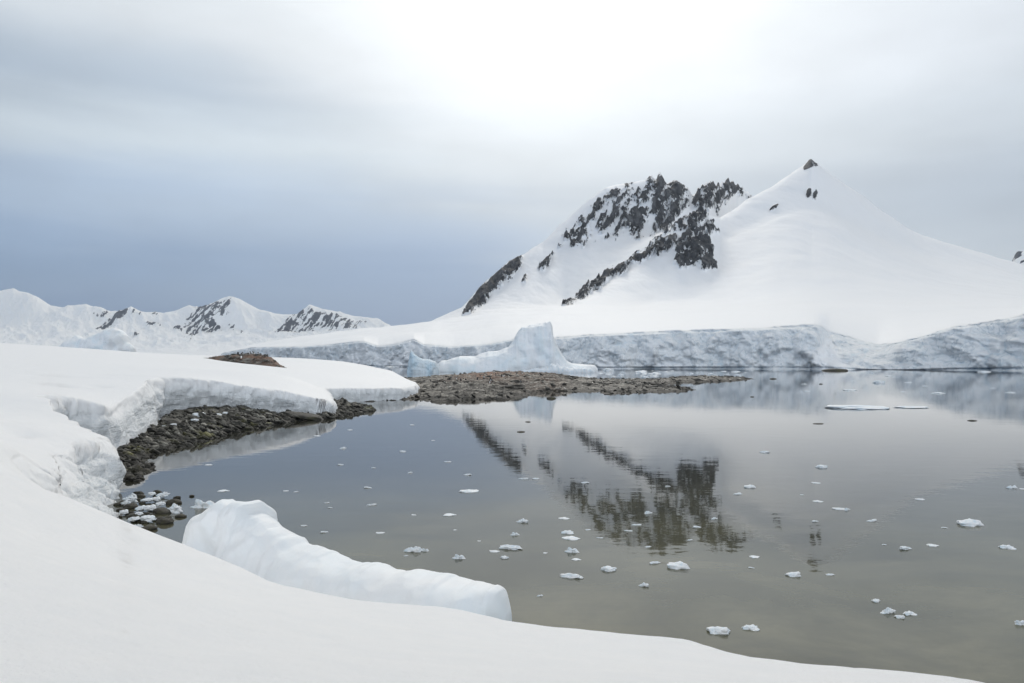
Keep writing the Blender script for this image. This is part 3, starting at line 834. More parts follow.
def spit_z(X, Y, s):
    k = X / Y * F + CX
    n = fbm(X * 0.08 + Y * 0.02, Y * 0.085, octaves=5, seed=83, ridged=True, gain=0.6)
    n2 = fbm(X * 0.5, Y * 0.28, octaves=4, seed=84)
    s = s + n2 * 4.0 - 0.6
    hm = np.interp(k, [355, 400, 416, 480, 525, 551, 575, 600, 650, 680, 740, 760], [0.8, 1.0, 1.1, 2.1, 2.1, 2.2, 1.1, .5, .45, .8, .7, .4])
    slope = np.interp(k, [355, 480, 575, 610, 700], [9, 22, 14, 7, 6])
    return np.where(s > 0, hm * (1 - np.exp(-s / slope)) + np.clip(hm / 2, .3, 1) * 1.1 * (n - .3) * sstep(0, 5, s) + np.clip(hm / 2, .35, 1) * (0.45 * fbm(X * 0.7, Y * 0.4, octaves=5, seed=84, gain=.6, ridged=True) - .15 + 0.75 * fbm(X * 0.10 + Y * 0.05, Y * 0.42, octaves=4, seed=86)), s * 0.4) - 0.10


def spit_guano(X, Y):
    k = X / Y * F + CX
    return np.exp(-((k - 492) / 34) ** 2) * sstep(150, 210, Y) + 0.25 * np.exp(-((k - 545) / 20) ** 2)


_, G_SPIT = rock_field('rocky_spit', SPIT, np.array([0.2, 0.36]), spit_z, M_SPIT, spit_guano)


def sample_grid(G, x, y):
    xs, ys, z, s = G
    i = int(np.clip(np.searchsorted(xs, x), 0, len(xs) - 1)); j = int(np.clip(np.searchsorted(ys, y), 0, len(ys) - 1))
    return float(z[j, i]), float(s[j, i])


# knoll behind the snow
KD = 150.0
KN = [((p - CX) / F * d, d) for p, d in ((196, 152), (214, 145), (240, 143), (265, 143), (284, 144), (289, 149), (280, 158), (255, 164), (230, 162), (205, 158))]


def knoll_z(X, Y, s):
    k = X / Y * F + CX
    n = fbm(X * 0.5, Y * 0.4, octaves=5, seed=85, ridged=True, gain=0.6)
    top = np.interp(k, [196, 215, 232, 245, 255, 270, 284, 290], [358.4, 358.0, 357.0, 356.3, 356.2, 358.6, 362, 366])
    e = np.array([ke(512, p)[1] for p in np.linspace(350, 370, 41)])
    ht = CAM_H + np.interp(top, np.linspace(350, 370, 41), e) * Y
    base = TOP(X, Y) - 0.6
    return np.where(s > -2, base + np.maximum(ht - base, 0.3) * sstep(-0.5, 4.0, s) + 0.55 * n * sstep(0, 1.5, s), -5)


_, G_KNOLL = rock_field('rocky_knoll', KN, np.array([0.12, 0.25]), knoll_z, M_SPIT, lambda X, Y: 0.8 + 0 * X)


# ------------------------------------------------------------------ stones
def stone_mesh(name, seed, rounded, sub=3, mat=None, flat=(1, 1, 1), rough=0.05):
    rng = np.random.default_rng(seed)
    import bmesh
    bm = bmesh.new(); bmesh.ops.create_icosphere(bm, subdivisions=sub, radius=1)
    v = np.array([x.co[:] for x in bm.verts]); f = np.array([[l.index for l in p.verts] for p in bm.faces]); bm.free()
    nrm = v / np.linalg.norm(v, axis=1)[:, None]
    if rounded:
        r = 1 + 0.28 * fbm(nrm[:, 0] * 1.1 + seed, nrm[:, 1] * 1.1, nrm[:, 2] * 1.1, octaves=3, seed=seed)
    else:
        pl = rng.normal(size=(11, 3)); pl /= np.linalg.norm(pl, axis=1)[:, None]
        hgt = rng.uniform(0.55, 0.95, 11)
        dots = nrm @ pl.T
        cand = np.where(dots > 0.05, hgt / np.maximum(dots, 0.05), 9)
        r = np.minimum(cand.min(1), 1.25)
    r = r * (1 + rough * fbm(nrm[:, 0] * 3, nrm[:, 1] * 3, nrm[:, 2] * 3, octaves=3, seed=seed + 5))
    co = nrm * r[:, None] * np.array(flat)
    return mesh_np(name, co, tris=f, smooth=bool(rounded), mats=[mat])


ST_ANG = [stone_mesh('angular_stone', 100 + i, False, 3, M_ROCK, (1, .7, .42)) for i in range(6)]
ST_RND = [stone_mesh('round_stone', 120 + i, True, 3, M_STONE, (1, .8, .55)) for i in range(5)]
ST_SPIT = [stone_mesh('spit_stone', 140 + i, False, 3, M_SPIT, (1, .7, .45)) for i in range(5)]


def rot_m(rx, ry, rz):
    from mathutils import Euler
    return np.array(Euler((rx, ry, rz)).to_matrix())


def merge_stones(name, items, mat):
    cos, tr, off, gu = [], [], 0, []
    lo = [stone_mesh('t', 160 + i, False, 2, None, (1, .7, .42)) for i in range(6)]
    data = []
    for m in lo:
        v = np.zeros(len(m.vertices) * 3, np.float32); m.vertices.foreach_get('co', v)
        t = np.zeros(len(m.polygons) * 3, np.int32); m.polygons.foreach_get('vertices', t)
        data.append((v.reshape(-1, 3), t.reshape(-1, 3))); bpy.data.meshes.remove(m)
    for (x, y, z, s, rx, ry, rz) in items:
        v, t = data[random.randrange(6)]
        w = (v * s) @ rot_m(rx, ry, rz).T + np.array([x, y, z])
        cos.append(w); tr.append(t + off); off += len(v); gu.append(np.full(len(v), random.gauss(-.1, .4) if random.random() < .74 else random.uniform(.6, 2.0)))
    co = np.concatenate(cos)
    me = mesh_np(name, co, tris=np.concatenate(tr), smooth=False, attrs={'guano': np.full(len(co), 0.0), 'tone': np.concatenate(gu)}, mats=[mat])
    return link(name, me, 'stuff')


def snow_cover(x, y):
    return float(field(np.array([x]), np.array([y]))[0, 0])


# rubble of the shore (uncountable) and its larger, countable boulders
items = []; big = []
xs, ys, zz, ss = G_SHORE
while len(items) < 5200:
    x = random.uniform(xs[0], xs[-1]); y = random.uniform(ys[0], ys[-1])
    z, s = sample_grid(G_SHORE, x, y)
    if s < -0.5 or z < -0.2 or snow_cover(x, y) > -0.25: continue
    sz = 0.07 + 0.34 * random.random() ** 2.6
    items.append((x, y, z + 0.03, sz * y / 60 * 1.1, random.gauss(0, .35), random.gauss(0.35, .3), random.gauss(0.5, .5)))
merge_stones('rubble', items, M_ROCK)['label'] = 'dark broken rubble covering the shore below the snow cliff'
n = 0
while n < 120:
    x = random.uniform(xs[0], xs[-1]); y = random.uniform(ys[0], ys[-1])
    z, s = sample_grid(G_SHORE, x, y)
    if s < 0.2 or z < 0.0 or snow_cover(x, y) > -0.3: continue
    if y > 85 and random.random() < .4: continue
    sz = (0.25 + 0.75 * random.random() ** 2.2) * (0.75 if y < 60 else 1)
    link('boulder', random.choice(ST_ANG), None, 'dark angular boulder among the jumbled rocks below the snow cliff', 'boulder', 'boulders on the shore below the snow cliff',
         (x, y, z + 0.1 * sz), (random.gauss(0, .25), random.gauss(0.35, .25), random.gauss(0.4, .4)), (sz * random.uniform(.9, 1.5), sz * random.uniform(.8, 1.2), sz))
    n += 1
# single large rocks
for (px, py, z, s, sx, rz, label) in (
    (228, 405, 1.0, 1.25, (1.0, .9, 1.15), .3, 'tall dark crag against the foot of the far snow cliff'),
    (246, 407, .9, 1.0, (1.0, .9, 1.0), 1.0, 'blunt dark boulder right of the tall crag under the snow cliff'),
    (310, 417.5, .25, 1.35, (1.6, .8, .75), .1, 'big tan slab at the waterline under the rounded snow tongue'),
    (205, 412, .8, 1.0, (1.2, .9, .8), .6, 'mossy dark boulder left of the tall crag below the cliff'),
    (353, 407.5, .15, 1.5, (2.2, .8, .4), .05, 'low flat brown ledge off the tip of the snow tongue')):
    p = on_level(px, py, z)
    link('boulder', ST_ANG[random.randrange(6)], None, label, 'boulder', 'large rocks along the shore', tuple(p), (0.15, .2, rz), tuple(s * q for q in sx))

# spit rubble and boulders
items = []
xs, ys, zz, ss = G_SPIT
while len(items) < 2300:
    x = random.uniform(xs[0], xs[-1]); y = ys[0] + (ys[-1] - ys[0]) * random.random() ** 1.4
    z, s = sample_grid(G_SPIT, x, y)
    if s < 0.8 or z < 0.0 or snow_cover(x, y) > 0.3: continue
    if random.random() < 0.45 and z > 0.5: continue
    items.append((x, y, z + 0.03, (0.16 + 0.55 * random.random() ** 3) * (0.7 + y / 400), random.gauss(0, .3), random.gauss(0.2, .3), random.gauss(0.2, .5)))
merge_stones('rubble', items, M_SPIT)['label'] = 'grey brown rubble strewn over the low rocky spit'
n = 0
while n < 45:
    x = random.uniform(xs[0], xs[-1]); y = random.uniform(ys[0], ys[-1])
    z, s = sample_grid(G_SPIT, x, y)
    if s < 0.3 or z < 0.0 or snow_cover(x, y) > 0.2: continue
    sz = random.uniform(0.8, 1.7)
    link('boulder', random.choice(ST_SPIT), None, 'grey brown boulder lying on the low rocky spit', 'boulder', 'boulders on the rocky spit',
         (x, y, z + 0.05), (random.gauss(0, .1), random.gauss(0.08, .1), random.gauss(0.2, .4)), (sz * random.uniform(1, 1.9), sz * random.uniform(.8, 1.2), sz * .7))
    n += 1

xs, ys, zz, ss = G_KNOLL
n = 0
while n < 45:
    px = random.uniform(222, 286); y = random.uniform(143, 156); x = (px - CX) / F * y
    z, s = sample_grid(G_KNOLL, x, y)
    if s < 0.4: continue
    sz = random.uniform(.35, .8)
    link('boulder', random.choice(ST_SPIT), None, 'pinkish brown boulder heaped on the knoll behind the snow', 'boulder', 'boulders on the brown knoll', (x, y, z), (random.gauss(0, .3), random.gauss(0, .3), random.uniform(-1, 1)), (sz * 1.2, sz, sz))
    n += 1

# rocks awash in the bay
for (px, py, w, hh, label) in (
    (551.5, 398.6, 10, .32, 'lone dark rock just off the iceberg reflection by the spit'),
    (521, 432, 8, .2, 'low dark rock awash left of the dark mountain reflection'),
    (528, 422, 6, .22, 'small dark rock awash in the pale water below the spit'),
    (835, 370.8, 26, .16, 'long black rock ledge in front of the glacier face'),
    (818, 423.8, 11, .13, 'thin dark rock sliver below the long flat floe'),
    (972, 420.8, 9, .2, 'small dark rock alone in the pale water at right'),
    (773, 379, 7, .25, 'dark rock off the far tip of the rocky spit'),
    (821, 384.2, 4, .3, 'tiny dark rock in the grey water before the glacier'),
    (752, 397, 4, .35, 'tiny dark rock below the far tip of the spit')):
    p = on_level(px, py, 0); sc = w * p[1] / F / 2
    link('rock', ST_RND[random.randrange(5)], None, label, 'rock', 'rocks awash in the bay', (p[0], p[1], 0.0), (0, 0, random.uniform(-.2, .2)), (sc / 1.0, sc * .8, sc * hh * 2.2))

# stones in the nook beneath the near bluff
near = [(130, 507, 15, 'dark flat boulder at the foot of the near snow bluff'), (173, 503, 15, 'dark domed boulder at the outer edge of the near stones'),
        (180, 516, 11, 'low dark stone furthest out from the near stones'), (163.5, 522.5, 18, 'olive brown boulder with a mossy wet foot in the near stones'),
        (162, 512, 19, 'broad brown boulder in the middle of the near stones'), (147, 529, 16, 'dark blocky boulder nearest the foreground snow'),
        (176.5, 497.5, 8, 'small flat stone awash behind the domed boulder'), (157, 492.5, 9, 'flat dark stone awash at the back of the near stones'),
        (191.5, 495.5, 5, 'tiny dark stone alone in the water beyond the near stones'), (135, 516, 16, 'pale grey flat slab between ice lumps below the bluff'),
        (139, 534, 10, 'small dark stone tucked against the foreground snow edge')]
for (px, py, w, label) in near:
    p = on_level(px, py, 0.05); sc = w * p[1] / F / 2
    link('stone', ST_RND[random.randrange(5)], None, label, 'stone', 'stones below the near snow bluff', (p[0], p[1] + sc * .3, 0.03), (random.gauss(0, .1), random.gauss(0, .1), random.uniform(-.5, .5)), (sc, sc, sc * random.uniform(.7, 1.0)))
for i in range(46):
    px = random.uniform(118, 168); py = random.uniform(492, 536)
    if px > 150 and py > 525: continue
    p = on_level(px, py, 0.0); sc = random.uniform(4, 9) * p[1] / F / 2
    link('stone', random.choice(ST_RND), None, 'small wet stone among the near stones and ice lumps', 'stone', 'small stones below the near snow bluff', (p[0], p[1], 0.02), (random.gauss(0, .2), random.gauss(0, .2), random.uniform(-1, 1)), (sc, sc, sc))
for i in range(20):
    px = random.uniform(120, 147); py = random.uniform(452, 480)
    p = on_level(px, py, 0.1); sc = random.uniform(6, 11) * p[1] / F / 2
    link('stone', random.choice(ST_RND), None, 'rounded grey brown stone piled in the nook beyond the near bluff', 'stone', 'stones piled in the nook beyond the near bluff', (p[0], p[1], 0.25 - 0.012 * (px - 120) + .05 * random.random()), (random.gauss(0, .2), random.gauss(0, .2), random.uniform(-1, 1)), (sc, sc, sc * 1.1))


# ------------------------------------------------------------------ ice
def lump_mesh(name, seed, flat=(1, .7, .45), spiky=0.45, sub=4):
    import bmesh
    bm = bmesh.new(); bmesh.ops.create_icosphere(bm, subdivisions=sub, radius=1)
    v = np.array([x.co[:] for x in bm.verts]); f = np.array([[l.index for l in p.verts] for p in bm.faces]); bm.free()
    n = fbm(v[:, 0] * 1.3 + seed * 3.1, v[:, 1] * 1.3, v[:, 2] * 1.3, octaves=4, seed=seed, gain=0.55)
    f1, f2 = worley(v[:, 0] * 1.5 + seed, v[:, 1] * 1.5, v[:, 2] * 1.5, seed=seed)
    r = 1 + spiky * (n * 1.5 + (f1 - 0.5) * 0.9)
    co = v * r[:, None] * np.array(flat)
    co[:, 2] = np.where(co[:, 2] < 0, co[:, 2] * .8, co[:, 2])
    return mesh_np(name, co, tris=f, mats=[M_CHUNK])


LUMP = [lump_mesh('ice_lump', 200 + i, (1, .7, .42), .5) for i in range(6)]
SPIKE = [lump_mesh('ice_spike', 220 + i, (1, .55, .6), .85) for i in range(4)]
FLOE = [lump_mesh('ice_floe', 240 + i, (1, .8, .16), .4) for i in range(4)]
SLIV = [lump_mesh('ice_sliver', 250 + i, (1, .34, .22), .7) for i in range(3)]
KINDS = {'l': LUMP, 's': SPIKE, 'f': FLOE, 'v': SLIV}


def chunk(px, py, w, k, label, group, z=None, name='ice_chunk', cat='ice chunk', rz=None, hs=1.0):
    p = on_level(px, py, 0.0 if z is None else z); sc = w * p[1] / F / 2
    return link(name, random.choice(KINDS[k]), None, label, cat, group, (p[0], p[1], (0.02 * sc if z is None else z)), (0, 0 if k == 'f' else random.gauss(0, .06), random.uniform(-.5, .5) if rz is None else rz), (sc, sc, sc * hs))


G1 = 'ice chunks drifting in the bay'
NAMED = [
    (469, 491.5, 19, 'f', 'flat oval white floe left of the mountain reflection'),
    (449, 515, 14, 'f', 'low white floe nearer than the flat oval one'),
    (414, 551, 16, 's', 'pointed white chunk beside the small spike above the stranded ice'),
    (425, 551, 7, 's', 'thin white spike just right of the pointed chunk'),
    (459, 558.5, 11, 's', 'small jagged chunk between the pointed chunk and the long lumpy one'),
    (509, 548.5, 24, 'v', 'long lumpy white chunk beyond the end of the stranded ice'),
    (494, 551.5, 10, 'f', 'flat scrap touching the left of the long lumpy chunk'),
    (504.5, 558, 9, 'l', 'rounded white lump just below the long lumpy chunk'),
    (571, 577, 25, 'v', 'low curved white sliver below the two stacked small floes'),
    (609, 570, 16, 'l', 'oval white lump right of the low curved sliver'),
    (677, 567.5, 22, 'l', 'largest white lump below the dark mountain reflection'),
    (654, 563.5, 13, 'v', 'trail of thin ice leading to the lump under the dark reflection'),
    (644, 586, 11, 's', 'tiny star shaped spike below the dark mountain reflection'),
    (564, 518.5, 11, 'f', 'white oval floe at the left edge of the dark reflection'),
    (568, 533, 13, 'l', 'knobbly chunk on top of a long thin floe'),
    (571, 538.5, 18, 'f', 'long thin floe lying under a knobbly chunk'),
    (572, 552, 12, 's', 'small forked white chunk above a thin flat scrap'),
    (576, 559.5, 10, 'f', 'thin flat scrap right below the small forked chunk'),
    (749, 487.5, 11, 'l', 'small peaked white chunk right of the dark reflection'),
    (793.6, 575.5, 17, 'l', 'white lump directly below the tip of the peak reflection'),
    (969, 525, 23, 'l', 'biggest white block floating at far right of the water'),
    (1007.5, 548, 15, 'l', 'low knobbed chunk by the right edge below the big block'),
    (905.6, 549, 17, 'v', 'thin curved white sliver right of the peak reflection'),
    (718.6, 632, 25, 'l', 'large white chunk touching the edge of the foreground snow'),
    (751, 628.5, 17, 'l', 'tilted white chunk just right of the one at the snow edge'),
    (888.5, 612.5, 13, 's', 'upright white knob of the cluster of three at lower right'),
    (900, 617.5, 11, 'l', 'greyish low lump in the middle of the cluster of three'),
    (909.5, 614, 13, 'l', 'smooth round ball of ice right of the cluster of three'),
    (876, 601.5, 9, 'l', 'small pale block standing apart above the cluster of three'),
    (1021, 624.5, 12, 's', 'white chunk cut off by the right edge of the picture'),
    (203, 507.5, 22, 's', 'spiky white chunk between the near stones and stranded ice'),
    (209, 465, 9, 'f', 'thin white floe in the reflection of the snow cliff'),
    (223, 491, 12, 'f', 'thin white floe above the top of the stranded ice'),
    (822, 467.5, 12, 'l', 'white floe highest inside the grey peak reflection'),
    (818, 501.5, 10, 'f', 'white floe in the middle of the grey peak reflection'),
    (879, 383, 12, 'l', 'bright white chunk alone in front of the glacier face'),
]
for (px, py, w, k, label) in NAMED:
    chunk(px, py, w * 0.88, k, label, G1)
# two long flat floes in the pale water
for (px, py, w, label) in ((857, 408.2, 50, 'long flat white floe lying in the pale water at right'), (911, 407.6, 30, 'shorter flat floe right of the long one in pale water')):
    chunk(px, py, w, 'f', label, 'long flat floes', rz=0.0, hs=.55, name='ice_floe', cat='ice floe')
SMALL_L = [(467.5, 475, 8), (403, 451.6, 7), (367.5, 488, 8), (340.6, 465, 6), (343, 448.5, 5), (317, 436, 6), (412, 425, 5), (433, 440.5, 4), (448, 462, 6), (304, 526, 7), (324, 532.5, 8), (380, 533, 8), (286, 491, 6), (413.6, 515, 5), (523, 522, 11), (515, 535, 7), (524, 479, 8), (536, 479, 8), (406, 556, 5), (372, 505, 8), (327, 503, 5), (296, 492, 5), (410, 473, 4), (374, 468, 4), (350, 430, 5), (330, 508, 5), (479, 541, 4), (455, 530, 4)]
SMALL_R = [(667.6, 486.6, 6), (648, 513.5, 7), (637, 525, 8), (629, 531, 7), (697, 527.5, 10), (714.5, 519, 6), (737, 494, 8), (648, 547, 7), (585, 483, 9), (738, 494.5, 8), (764.5, 452.5, 10), (815.6, 483, 8), (839, 509, 12), (919.5, 499.5, 9), (932, 545.5, 12), (830, 575, 9), (871.4, 521, 10), (815, 521.7, 8), (1012, 488, 9), (1022, 489, 6), (754, 557, 11), (944, 528, 6), (751, 568, 6), (588, 530, 6), (600, 538, 6), (545, 553, 5), (847, 510, 6), (802, 495, 4), (884, 545, 5), (690, 540, 5), (540, 596, 5)]
for (px, py, w) in SMALL_L:
    chunk(px, py, w * 0.95, random.choice('fsvv'), 'small scrap of white ice on the blue grey water at left', 'small ice scraps in the left half of the bay')
for (px, py, w) in SMALL_R:
    chunk(px, py, w * 0.95, random.choice('fsvv'), 'small scrap of white ice on the water around the mountain reflection', 'small ice scraps around the mountain reflection')
for i in range(70):
    t = random.random()
    px = random.choice([random.uniform(560, 760), random.uniform(600, 680), random.uniform(760, 1024), random.uniform(290, 400)]); py = random.uniform(370, 379) if px < 760 else random.uniform(372, 396)
    if px < 400: py = random.uniform(366.5, 371)
    p = on_level(px, py)
    if poly_sdf(np.array([p[0]]), np.array([p[1]]), SPIT)[0] > -3: continue
    chunk(px, py, random.choice([3, 4, 5, 6, 8, 11]), random.choice('lff'), 'bit of brash ice on the far water below the glacier face', 'brash ice below the glacier face')
# white ice lumps wedged between the near stones
for (px, py, w) in [(148.5, 519, 15), (175, 509.5, 14), (147, 500, 10), (131, 499, 11), (156, 499, 9), (163, 495, 9), (142, 508, 11), (150, 508, 12), (128, 531, 12), (137, 527, 9), (135, 519, 11), (160, 504, 8), (124, 512, 9), (139, 514, 8), (146, 534, 7), (126, 503, 8), (133, 496, 7), (152, 494, 8)]:
    chunk(px, py, w, random.choice('ll' 's'), 'white ice lump stranded among the near wet stones', 'ice lumps among the near stones', z=0.12, name='ice_lump', cat='ice lump')
for (px, py, w) in [(165, 420, 10), (172, 415, 14), (181, 412, 10), (199, 415, 12), (207, 413, 8), (186, 435, 14), (165, 427, 9), (212, 436, 5), (220, 439, 5), (166, 443, 8), (146, 447, 6), (219, 415, 6), (195, 420, 7), (175, 442, 6)] + [(random.uniform(135, 300), random.uniform(408, 444), random.uniform(3, 8)) for _ in range(40)]:
    p = on_level(px, py, .8)
    z, s = sample_grid(G_SHORE, p[0], p[1])
    if s < 0.3 or z < 0.02 or snow_cover(p[0], p[1]) > -0.2: continue
    z = max(z, 0.0) + .12
    chunk(px, py, w, 'l', 'white lump of fallen snow on the dark shore rocks', 'fallen snow lumps on the shore', z=z, name='snow_lump', cat='snow lump')


def loaf(name, prof, A, B, width, power_v=0.6, nu=260, nv=90, seed=0, amp=0.1, freq=1.0, flute=0.0, skew=0.0, mat=None, below=0.7, scal=(1.0, 0.0), crest=0.0):
    """ice body along A-B; prof: (u, height); width: (u, half width); closed below the water"""
    A = np.array(A, float); B = np.array(B, float); L = np.linalg.norm(B - A)
    ax = (B - A) / L; nv_ = np.array([-ax[1], ax[0]])
    if nv_[1] < 0: nv_ = -nv_
    pu = np.array(prof); wu = np.array(width)
    # spread samples along the outline length
    uu = np.linspace(0, 1, 2000); hh = np.interp(uu, pu[:, 0], pu[:, 1])
    arc = np.r_[0, np.cumsum(np.hypot(np.diff(uu) * L, np.diff(hh)))]; u = np.interp(np.linspace(0, arc[-1], nu), arc, uu)
    h = np.interp(u, pu[:, 0], pu[:, 1]); w = np.interp(u, wu[:, 0], wu[:, 1])
    h = h * (1 + crest * fbm(u * L * freq * 2.2, u * 0 + 3.3, octaves=4, seed=seed + 9))
    ph = np.linspace(0, 2 * math.pi, nv, endpoint=False)
    U, P = np.meshgrid(u, ph, indexing='ij')
    H = h[:, None]; W = w[:, None]
    c, s = np.cos(P), np.sin(P)
    zc = np.where(s > 0, H * np.abs(s) ** power_v, -below * np.abs(s) ** 0.5)
    vc = W * np.sign(c) * np.abs(c) ** 0.75 + skew * W * np.clip(s, 0, 1)
    x = A[0] + ax[0] * U * L + nv_[0] * vc; y = A[1] + ax[1] * U * L + nv_[1] * vc; z = zc
    n = fbm(x * freq, y * freq, z * freq * .8, octaves=4, seed=seed)
    fl = fbm(U * L * freq * 1.6, vc * .15 * freq, octaves=3, seed=seed + 3, ridged=True) * flute
    f1, f2 = worley(x / scal[0], y / scal[0], z / scal[0] * 1.2, seed=seed + 20)
    g1, g2 = worley(x / scal[0] * 2.6, y / scal[0] * 2.6, z / scal[0] * 2.6, seed=seed + 24)
    sc_ = (f1 - 0.5) * scal[1] + (g1 - 0.5) * scal[1] * 0.32
    d = (n * amp + fl + sc_) * np.where(s > 0, 1, 0.4)
    fac = np.clip(H / max(1e-6, h.max()), .25, 1)
    x = x + nv_[0] * d * np.sign(c) * np.abs(c) ** .5 * fac; y = y + nv_[1] * d * np.sign(c) * np.abs(c) ** .5 * fac
    z = z + np.where(s > 0, d * 0.45 * np.clip(s, 0, 1) * fac, 0)
    co = np.stack([x, y, z], -1).reshape(-1, 3)
    q = grid_quads(nu, nv, wrap=True)
    caps = []
    n0 = len(co)
    ends = np.stack([co[:nv].mean(0), co[-nv:].mean(0)]); co = np.concatenate([co, ends])
    for j in range(nv):
        caps.append((n0, (j + 1) % nv, j)); b = (nu - 1) * nv
        caps.append((n0 + 1, b + j, b + (j + 1) % nv))
    me = mesh_np(name, co, q, np.array(caps), mats=[mat])
    import bmesh
    bm = bmesh.new(); bm.from_mesh(me); bmesh.ops.recalc_face_normals(bm, faces=bm.faces); bm.to_mesh(me); bm.free()
    return me


def prof_from(pts, dA, dB, pxA, pxB):
    out = []
    for px, py in pts:
        u = (px - pxA) / (pxB - pxA)
        d = dA + (dB - dA) * u
        out.append((u, max(0.02, CAM_H + float(ke(px, py)[1]) * d)))
    return out


# stranded ice below the foreground snow
SA = ((193 - CX) / F * 20.6, 20.6); SB = ((508 - CX) / F * 16.9, 16.9)
pts = [(193, 545), (194, 534), (196, 524), (199, 518.5), (205, 517), (213, 511), (224, 504.5), (231, 500.5), (234, 500), (239, 502.5), (243, 505), (249, 504), (256, 503), (260, 505), (262, 509), (261.5, 515), (266, 519), (275, 525), (291, 536), (310, 549), (314, 549.2), (322, 552), (335, 556), (358, 565), (363, 564.8), (370, 566), (387, 569), (410, 575), (415, 574.5), (424, 576), (439, 578), (452, 581.5), (469, 586), (484, 587.5), (495, 589.5), (501, 593), (504, 600), (508, 614)]
me = loaf('stranded_ice', prof_from(pts, 20.6, 16.9, 193, 508), SA, SB, [(0, .35), (.05, .8), (.2, 1.15), (.5, 1.1), (.9, 1.0), (.97, .7), (1, .2)], .70, 420, 140, 301, .14, .75, .05, 0.1, M_STRAND, scal=(1.15, 0.55), crest=0.10)
link('stranded_iceberg', me, None, 'long pale blue stranded iceberg lying just behind the foreground snow edge', 'iceberg')

# big iceberg with a fluted tower
DI = 440.0
pts = [(436, 366), (441, 361), (446, 360.5), (460, 356), (475, 356.5), (488, 352), (497, 351.5), (503, 349), (508, 347.5), (513, 342), (516, 335), (519, 331), (522, 328.5), (527, 327), (530, 325.5), (534, 324.5), (538, 323.5), (542, 323.6), (546, 322.6), (550.5, 322.8), (552.5, 326), (553, 334), (555, 340), (558, 347), (562, 354), (566, 360), (572, 363.5), (580, 364.5), (590, 364.8), (595, 365.5), (597, 368)]
me = loaf('iceberg', prof_from(pts, DI, DI, 436, 597), ((436 - CX) / F * DI, DI), ((597 - CX) / F * DI, DI), [(0, 6), (.15, 16), (.45, 18), (.52, 13), (.7, 11), (.76, 14), (.9, 14), (1, 4)], .75, 420, 120, 311, 2.0, .06, 1.6, .3, M_BERG, 4, scal=(9.0, 3.4), crest=0.05)
link('iceberg', me, None, 'white iceberg with a tall fluted tower standing before the glacier', 'iceberg')
DB = 415.0
pts = [(407.5, 371), (408.5, 363), (410, 354), (411.5, 350.5), (414, 354), (418, 357), (424, 359.5), (430, 359.5), (436, 362), (438, 366), (439.5, 372)]
me = loaf('blue_iceberg', prof_from(pts, DB, DB, 407.5, 439.5), ((407.5 - CX) / F * DB, DB), ((439.5 - CX) / F * DB, DB), [(0, 2), (.2, 5), (.8, 5), (1, 2)], .4, 160, 80, 321, .8, .2, .4, 0, M_BLUE, 2, scal=(5.0, 1.4))
link('iceberg', me, None, 'small pale blue wedge shaped iceberg left of the tall tower', 'iceberg')
# thin ice foot in front of the tower berg
pts = [(520, 371), (530, 369), (545, 367.5), (552, 364), (560, 366), (570, 368.4), (585, 368), (592, 368.6), (594, 371)]
me = loaf('bergy_bit', prof_from(pts, 412, 412, 520, 594), ((520 - CX) / F * 412, 412), ((594 - CX) / F * 412, 412), [(0, 2), (.3, 5), (.8, 5), (1, 2)], .5, 160, 60, 331, .9, .3, .4, 0, M_CHUNK, 2, scal=(4.0, 1.6), crest=.4)
link('iceberg', me, None, 'low rubble of white ice floating at the foot of the tower', 'iceberg')
# hazy berg seen over the snow slope at left
DF = 1500.0
pts = [(40, 361), (45, 351), (54, 347), (62, 346.5), (68, 343), (74, 337.5), (78, 334.5), (82, 338), (90, 338), (98, 335), (105, 333), (112, 331), (117, 329), (121, 331), (124, 336), (127, 343), (131, 345), (134, 349), (137, 361)]
me = loaf('distant_iceberg', prof_from(pts, DF, DF, 40, 137), ((40 - CX) / F * DF, DF), ((137 - CX) / F * DF, DF), [(0, 15), (.3, 40), (.8, 35), (1, 10)], .75, 260, 80, 341, 8, .018, 5, 0, M_BERG, 6, scal=(28.0, 13.0), crest=.06)
link('iceberg', me, None, 'pale blue grey iceberg far beyond the snow slope at left', 'iceberg')


